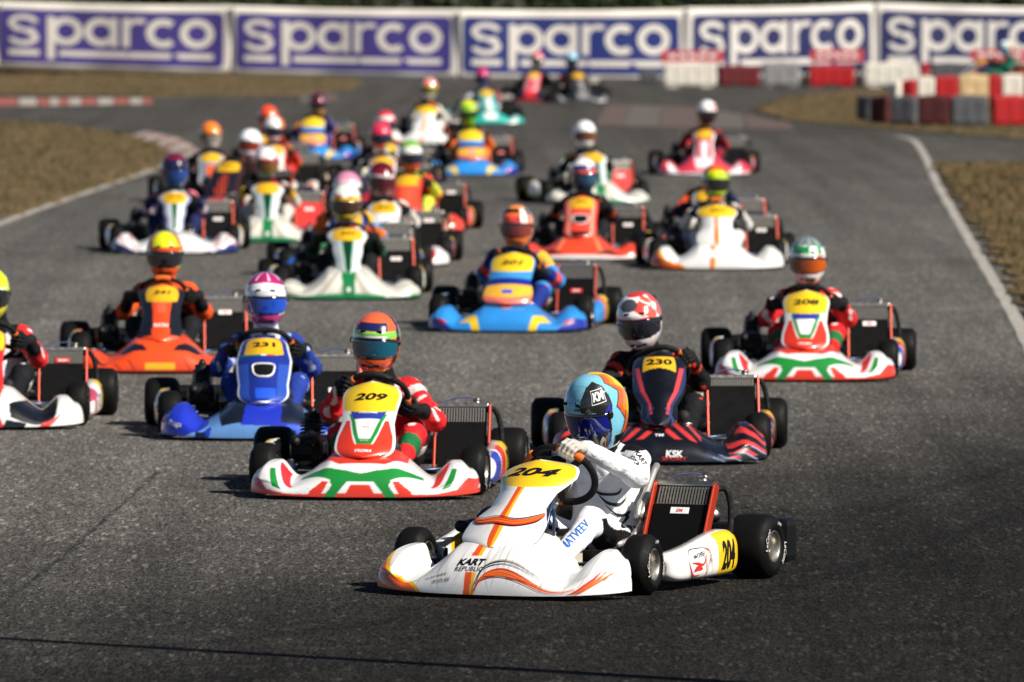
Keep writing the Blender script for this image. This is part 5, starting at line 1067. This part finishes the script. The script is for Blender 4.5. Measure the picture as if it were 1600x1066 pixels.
# ---- 208
team('red white and green kart whose driver wears a white helmet with amber visor', 1257, 598, 1, L(prema, number='208', shear=.1, sticker=('EM', 'white', .66), panel_text=[('PREMA', (0, .10), .02, .2, .01, 'white'), ('racing team', (0, .52), .009, .0, .0, 'ink')]), 'person in red suit with white and green helmet and amber visor driving kart 208',
   hl('#e9ecea', top='#6e7a78', band='#e4ece6', chin='#f0f0ee', back='#dfe6e0', vis=('#3a1408', '#c85a14'), extra=[('#1f8a44', lambda a, e: (e > .50) & (e < .85) & (np.abs(a+.35) < .5)), ('#2fa04e', lambda a, e: (np.abs(a-.8) < .12) & (e > .45)), ('#8a9a96', lambda a, e: (e > .85) & (np.sin(a*9) > .2)), ('#17181c', lambda a, e: (np.abs(a-1.45) < .14)), ('#1f8a44', lambda a, e: (e < -.5) & (np.abs(a-.3) < .35)), ('#e06a2a', lambda a, e: (np.abs(a-.85) < .25) & (e > .3) & (e < .42))]), redsuit, 'straight', 1, yaw=-3, pitch=6)
# ---- 201
bs = suit('#1e2f80', neck='#17181d', shoulders='#26398e', uparm=lambda V, T, l: np.where((T < .55)[:, None], np.array(lin('#e8b53a')), np.array(lin('#3a8ad0'))), forearm=striped('#22337f', '#e0503a', .2, .5), thigh=striped('#3a8ad0', '#e0503a', .5, .7), chest='#22337f', speck=('#d85a70', 1.6, 40))
team('blue and yellow racing kart with yellow plate 201', 787, 521, 6.5, L(blu, number='201'), 'person in blue and yellow suit with orange helmet driving kart 201', hl('#ee6a24', top='#1a1a1e', band='#e87a50', chin='#f07a22', back='#ee7a2a', vis=('#2a1038', '#8a3a2a'), extra=[('#f0e0d8', lambda a, e: (a > .5) & (a < 1.0) & (e > .3)), ('#f08a2a', lambda a, e: (e > 1.2)), ('#d8444a', lambda a, e: (np.abs(a) < .5) & (e > .38) & (e < .7)), ('#c8c0b8', lambda a, e: np.abs(a-1.45) < .09)]), bs, 'right', 1, yaw=-5, pitch=5, hoff=(.0, -.02, .0))
# ---- green and white family
gs = suit('#2a5f48', neck='#15161a', shoulders='#d8b02a', uparm=striped('#c8cdc8', '#e0b02a', .0, .3), chest='#1d4a34', forearm='#16231c')
team('white kart with green centre stripe, grey radiator and yellow helmet driver', 545, 470, -1, L(tony, number='244', num_at=(0, .86, .042, .12)), 'person with white and yellow helmet driving the green striped kart behind the blue patterned driver', hl('#eeede8', top='#f0efe8', band='#e8b82a', chin='#e8c23a', back='#e9e4da', vis=('#15121a', '#4a2a1a'), extra=[('#d8402a', lambda a, e: (e > .56) & (e < .68) & (np.abs(np.abs(a)-.45) < .25))]), suit('#15171a', neck='#c83a2a', shoulders='#d8d6d0', uparm=striped('#2a6a4a', '#d83a2e', 0, .25), chest='#1a4a34', forearm='#17241c'), 'straight', 1, yaw=-4)
team('white kart with green centre stripe and red radiator beside the white helmet driver', 940, 320, -9, L(tony, number='', redcur=True), 'person with plain white helmet, green and white suit with yellow shoulders', hl('#f2f2f2', vis=('#301008', '#8a4a1a')), gs, 'straight', 0, yaw=4, pitch=2, hoff=(0, 0, .01))
team('white kart with green centre stripe and red radiator among the pack near the grass bend', 418, 380, 0, L(tony, number='', redcur=True), 'person with white and coral helmet driving a green striped kart with red radiator', hl('#ecebe8', top='#e9e6e4', band='#e2564e', chin='#3a6a3a', vis=('#1a140a', '#8a5a1a'), extra=[('#5a3a9a', lambda a, e: np.abs(np.abs(a)-.8) < .1)]), suit('#c9c4ba', neck='#c83a3a', shoulders='#d84a4a', forearm=striped('#cfcac0', '#e0b22a', .6, 1.01), chest='#1d4a34', speck=('#d84a5a', 1.4, 40)), 'straight', 0)
# ---- white and orange family
team('white kart with orange end and centre stripe, driver in neon yellow helmet', 1122, 423, -1, L(kr, number='221', num_at=(0, .86, .048, .14)), 'person with fluorescent yellow-green helmet in the white and orange kart', hl('#c4e018', top='#e86a24', band='#c4e018', back='#4a6a1a', vis=('#0f1014', '#202228'), extra=[('#18301c', lambda a, e: np.abs(np.abs(a)-.95) < .10), ('#222612', lambda a, e: (e < -.45) & (e > -.55))]), suit('#d8d6d2', neck='#c8c6c2', uparm=striped('#d8d6d2', '#1a1b20', .4, .6), chest='#dad8d4', shoulders='#24252c', thigh='#22242c'), 'straight', 1, yaw=3, pitch=4)
team('navy and orange kart almost hidden behind the neon yellow helmet driver', 1108, 394, -1, plain('#1c2440', '#e8622a', '#e8e6e2', num=''), 'person in navy and orange suit hidden behind the neon yellow helmet driver', hl('#26324c', band='#e05a2a'), suit('#1f2a48', uparm='#e05020', shoulders='#d84a20'), 'left', 0, yaw=5, hoff=(.06, -.02, -.12))
team('white kart with faint orange stripes, driver in peach and yellow helmet', 663, 226, 3, L(kr, number=''), 'person in white suit with peach and yellow helmet', hl('#e8705a', top='#e89a90', band='#e0c832', chin='#e8e4dc', back='#e8623a', vis=('#3a2a1a', '#8a8a3a')), suit('#d6d2ca', neck='#2a2a30', shoulders='#c83a30', chest='#cfcac2', forearm='#c9c5bd'), 'right', 0, yaw=-4, hoff=(.06, 0, .06))
# ---- red with black oval
team('bright red kart with black framed intake on its panel', 905, 408, 2, L(redk, number='206', num_at=(0, .87, .036, .10)), 'person in black suit with white, pink and navy helmet in the red intake kart', hl('#2a2f6a', top='#f0eef0', band='#e0487a', chin='#1a3a5a', back='#22285a', vis=('#101828', '#2a5a7a'), extra=[('#e8622a', lambda a, e: (e > .36) & (e < .50))]), suit('#1b1a1e', shoulders='#24222a', forearm=striped('#1b1a1e', '#c84a2a', .3, .5)), 'straight', 1, yaw=-3)
team('pink, red and white kart next to the faded kerb', 1100, 275, 0, plain('#e23a52', '#f0eef0', '#f2f0f0', pan='#e0344c', pacc='#f0e8ea', pod='#e84a5a', panel_shape=dict(w=(.13, .11, .14))), 'person in dark red suit with white and orange helmet by the faded kerb', hl('#e85a32', top='#f0efee', band='#eeecea', chin='#1a1a20', back='#e8542c', extra=[('#f0efee', lambda a, e: (a < .3) & (a > -1.2) & (e > .3))], vis=('#201418', '#301a1a')), suit('#8a1c2c', neck='#d8b02a', shoulders='#c82c3a', uparm='#c82a3a', chest='#1a2038', thigh='#1c2540'), 'straight', 0, yaw=6, hoff=(.02, 0, .03))
team('blue and yellow kart driven with a neon green helmet', 738, 275, -2, L(blu, number=''), 'person in orange suit with neon green and yellow helmet', hl('#5ab82a', top='#dbe41e', band='#d8dc1e', chin='#7ad020', back='#3a9a2a', vis=('#14401a', '#1a5a1a')), suit('#e0702a', neck='#6ac820', shoulders='#e2742c', uparm=striped('#e88a3a', '#e0502a', .3, .6), chest='#e06a2a'), 'straight', 0, yaw=0, hoff=(0, 0, .03))
team('blue and yellow kart ahead of the orange helmet group by the grass bend', 488, 250, 1, L(blu, number=''), 'person in orange and blue suit with dark red helmet', hl('#3a1626', top='#5a1c34', band='#a81e34', chin='#c8a03a', back='#8a1a2c'), suit('#2a3a80', shoulders='#e8923a', uparm='#e88a3a'), 'left', 0, yaw=-4)
# ---- white and blue kart by the left line
team('white and pink kart with navy ends beside the painted line', 273, 398, 0, L(whb, number='216', num_at=(0, .86, .044, .12)), 'person in navy and pink suit with dark blue helmet beside the painted line', hl('#141c40', top='#6a1430', band='#171f48', chin='#1c5a9a', back='#131a3a', vis=('#0c1a48', '#1c4a9a'), extra=[('#3ac0c8', lambda a, e: (e < -.55) & (a > .0))]), suit('#1d2350', neck='#3ab0b8', shoulders='#e0809a', uparm=striped('#e07a94', '#20265a', .3, 1.01), forearm=striped('#22285c', '#e8d0d8', .2, .5)), 'straight', 1, yaw=-2, hs=1.05)
def flame(U, V, C):
    m = (V < .62) & (np.abs(U) < .5*(1-V)) & (np.sin(U*24+V*16) > .1); C[m] = lin('#c8441e'); return C
team('black kart with orange flames on its panel', 338, 338, 13, L(plain('#15141c', '#c8401e', '#3a1a1a', pan='#16151d', pacc='#16151d'), panel_post=flame, panel_shape=dict(w=(.185, .165, .17)), number='227', num_at=(0, .85, .05, .13)), 'person in black and red suit with white helmet and amber visor behind the flame panel', hl('#f0f1f4', chin='#f0f0f2', vis=('#4a0c08', '#8a2a10')), suit('#2a2624', neck='#232326', shoulders='#3a3230', uparm='#c8202c', forearm='#cf2430', chest='#2c2a28'), 'left', 0, yaw=-9, pitch=2, hoff=(.05, 0, .0))
team('grey and orange kart following close behind the flame panel kart', 330, 320, 0, plain('#4a5260', '#e8622a', '#d8d6d2', pan='#8a96a8', num=''), 'person in dark red suit with bright orange helmet and grey visor', hl('#f08020', chin='#e8d8cc', vis=('#6a665e', '#9a948a')), suit('#2a1c20', shoulders='#4a2420', uparm='#3a1c1c', chest='#8a96a8'), 'straight', 0, yaw=3)
team('white kart with orange trim behind the coral helmet driver', 428, 306, 0, plain('#e8e4de', '#e8762a', '#d8402a', num=''), 'person in red suit with white and orange helmet', hl('#ebe7e2', band='#f0eeea', back='#ee7a2a', chin='#eeeae4', extra=[('#ee7a2a', lambda a, e: (a > .75))]), suit('#c8302a', shoulders='#e8862a', uparm='#e07a2a', chest='#d8d2ca'), 'straight', 0, yaw=-3)
team('red kart farthest of the group at the grass bend', 410, 285, 2, plain('#c82a22', '#1a1a20', '#e8e2dc', num=''), 'person in red suit with vermilion helmet', hl('#f0501c', chin='#e84a1a', band='#f25c20', vis=('#7a1c10', '#c84018')), suit('#c02a22', shoulders='#c8342a'), 'straight', 0, yaw=8, hoff=(0, 0, .02))
# ---- the pack behind the green striped kart
team('blue and orange kart half hidden behind the green striped kart', 546, 440, 0, plain('#2a5aa8', '#e8902a', '#1a2a60', num=''), 'person in yellow and blue suit with pale pink helmet', hl('#e8b8c4', top='#d88aa8', band='#f0e8ea', chin='#15161a', vis=('#101014', '#24242c'), extra=[('#e8e0a0', lambda a, e: (np.abs(a) < .5) & (e > .4) & (e < .6))]), suit('#e0a82a', shoulders='#e8b83a', uparm=striped('#e8b22a', '#4a9ad0', .45, 1.01), chest='#4a9ac8', forearm='#e0702a'), 'right', 0, yaw=-5, hoff=(.03, 0, .0))
team('white kart with red side and black radiator in the middle of the pack', 600, 418, 0, plain('#e9e6e4', '#c8242c', '#e0dcd8', pan='#eceaea', pacc='#e8e6ea', pod='#2a2a30', num='243', sticker=('VTX', 'white', .8), num_at=(0, .85, .04, .12)), 'person in white and maroon suit with maroon helmet and dark visor', hl('#7a1224', band='#d8c8c8', top='#5a0c1c', chin='#6a1020', vis=('#2a0812', '#5a1022')), suit('#ded9d4', neck='#5a1020', shoulders='#e8e2de', uparm='#e4dfda', forearm='#d8d2cc', chest='#c8242c'), 'straight', 0, yaw=2)
team('coral red kart with black radiator on the outside of the pack', 632, 365, 3, plain('#e8442e', '#f0a08a', '#e03a2a', pan='#ec4a32', pacc='#f05a3a', pod='#e8402c', num='', sticker=('VTX', 'white', .8)), 'person with white, green and red helmet in the coral red kart', hl('#e6eade', top='#7ab83a', band='#e8e6dc', chin='#d8442c', back='#c8d848'), suit('#d8d84a', shoulders='#c8d048', uparm='#e04a34', chest='#d83a2a'), 'straight', 0, yaw=4)
team('magenta red kart following the coral red one', 598, 328, 0, plain('#c8243c', '#1a1a22', '#e8dcd8', num=''), 'person with pink-red helmet and yellow chin stripe', hl('#d8284a', top='#d83a54', band='#e0385a', chin='#d8422a', extra=[('#e8c02a', lambda a, e: (a > .5) & (e < .2))]), suit('#d8d4cc', shoulders='#e8e2c8', uparm='#e4e0c8'), 'straight', 0, yaw=-4, hoff=(0, 0, .03))
team('dark kart just behind the magenta red kart', 604, 300, 0, plain('#2a2a34', '#c82a34', '#d8d4d0', num=''), 'person with red and white helmet behind the pink-red helmet', hl('#e8d4d4', top='#d82a3a', band='#d8283a', chin='#e8e0dc'), suit('#3a2a30', shoulders='#a82a34'), 'straight', 0, yaw=6, hoff=(0, 0, .03))
# ---- leaders of the far group
team('turquoise and white kart ahead of the neon green helmet', 768, 195, -8, plain('#1fb0a4', '#e8ecea', '#178a84', pan='#2aa8a0', num=''), 'person in grey and teal suit with magenta helmet', hl('#b02468', top='#c8285c', band='#c83a7a', chin='#2a3a78', back='#a82060', vis=('#1a1a40', '#1a2048')), suit('#b9bcc0', shoulders='#8a4a5a', uparm='#b9bcc4', chest='#3aa09a', forearm='#c83a40'), 'left', 0, yaw=-14, hoff=(-.04, 0, .02))
team('red and black kart in front of the royal blue banner', 828, 160, 6, plain('#15151b', '#e02a34', '#e03a44', pan='#d8a0a8', pod='#e03038', num=''), 'person in dark suit with pale red helmet', hl('#e08a8c', top='#e0505c', band='#e8d8d4', chin='#e8dccc'), suit('#2a2228', shoulders='#3a2a2c', chest='#c88a90'), 'straight', 0, yaw=5, hoff=(0, 0, .05))
team('black kart raising dust at the far bend beside the red and black kart', 912, 161, -10, plain('#202024', '#8a8a8a', '#5a5a5e', pan='#2a2a2c', num=''), 'person in dark suit with pale blue helmet', hl('#8ac0dc', top='#b8dcec', chin='#1a3a4a', vis=('#0e1a24', '#1a3a4a')), suit('#2e2a2c', shoulders='#8a8a3a', uparm='#a83a30'), 'straight', 0, yaw=-4, hoff=(0, 0, .05))
team('green kart crossing behind the stacked barrier', 1497, 133, 58, plain('#2a6a50', '#d8d8d0', '#c83a3a', num=''), 'person in green suit with blue and white helmet behind the stacked barrier', hl('#7ab0d8', top='#e0e8ee', band='#d8c84a', chin='#2a5a4a', back='#e8962a', vis=('#1a6ac0', '#3a9ae8')), suit('#1f6a54', shoulders='#1f6a54', chest='#24705a'), 'straight', 0, yaw=8, hoff=(0, -.05, .05))
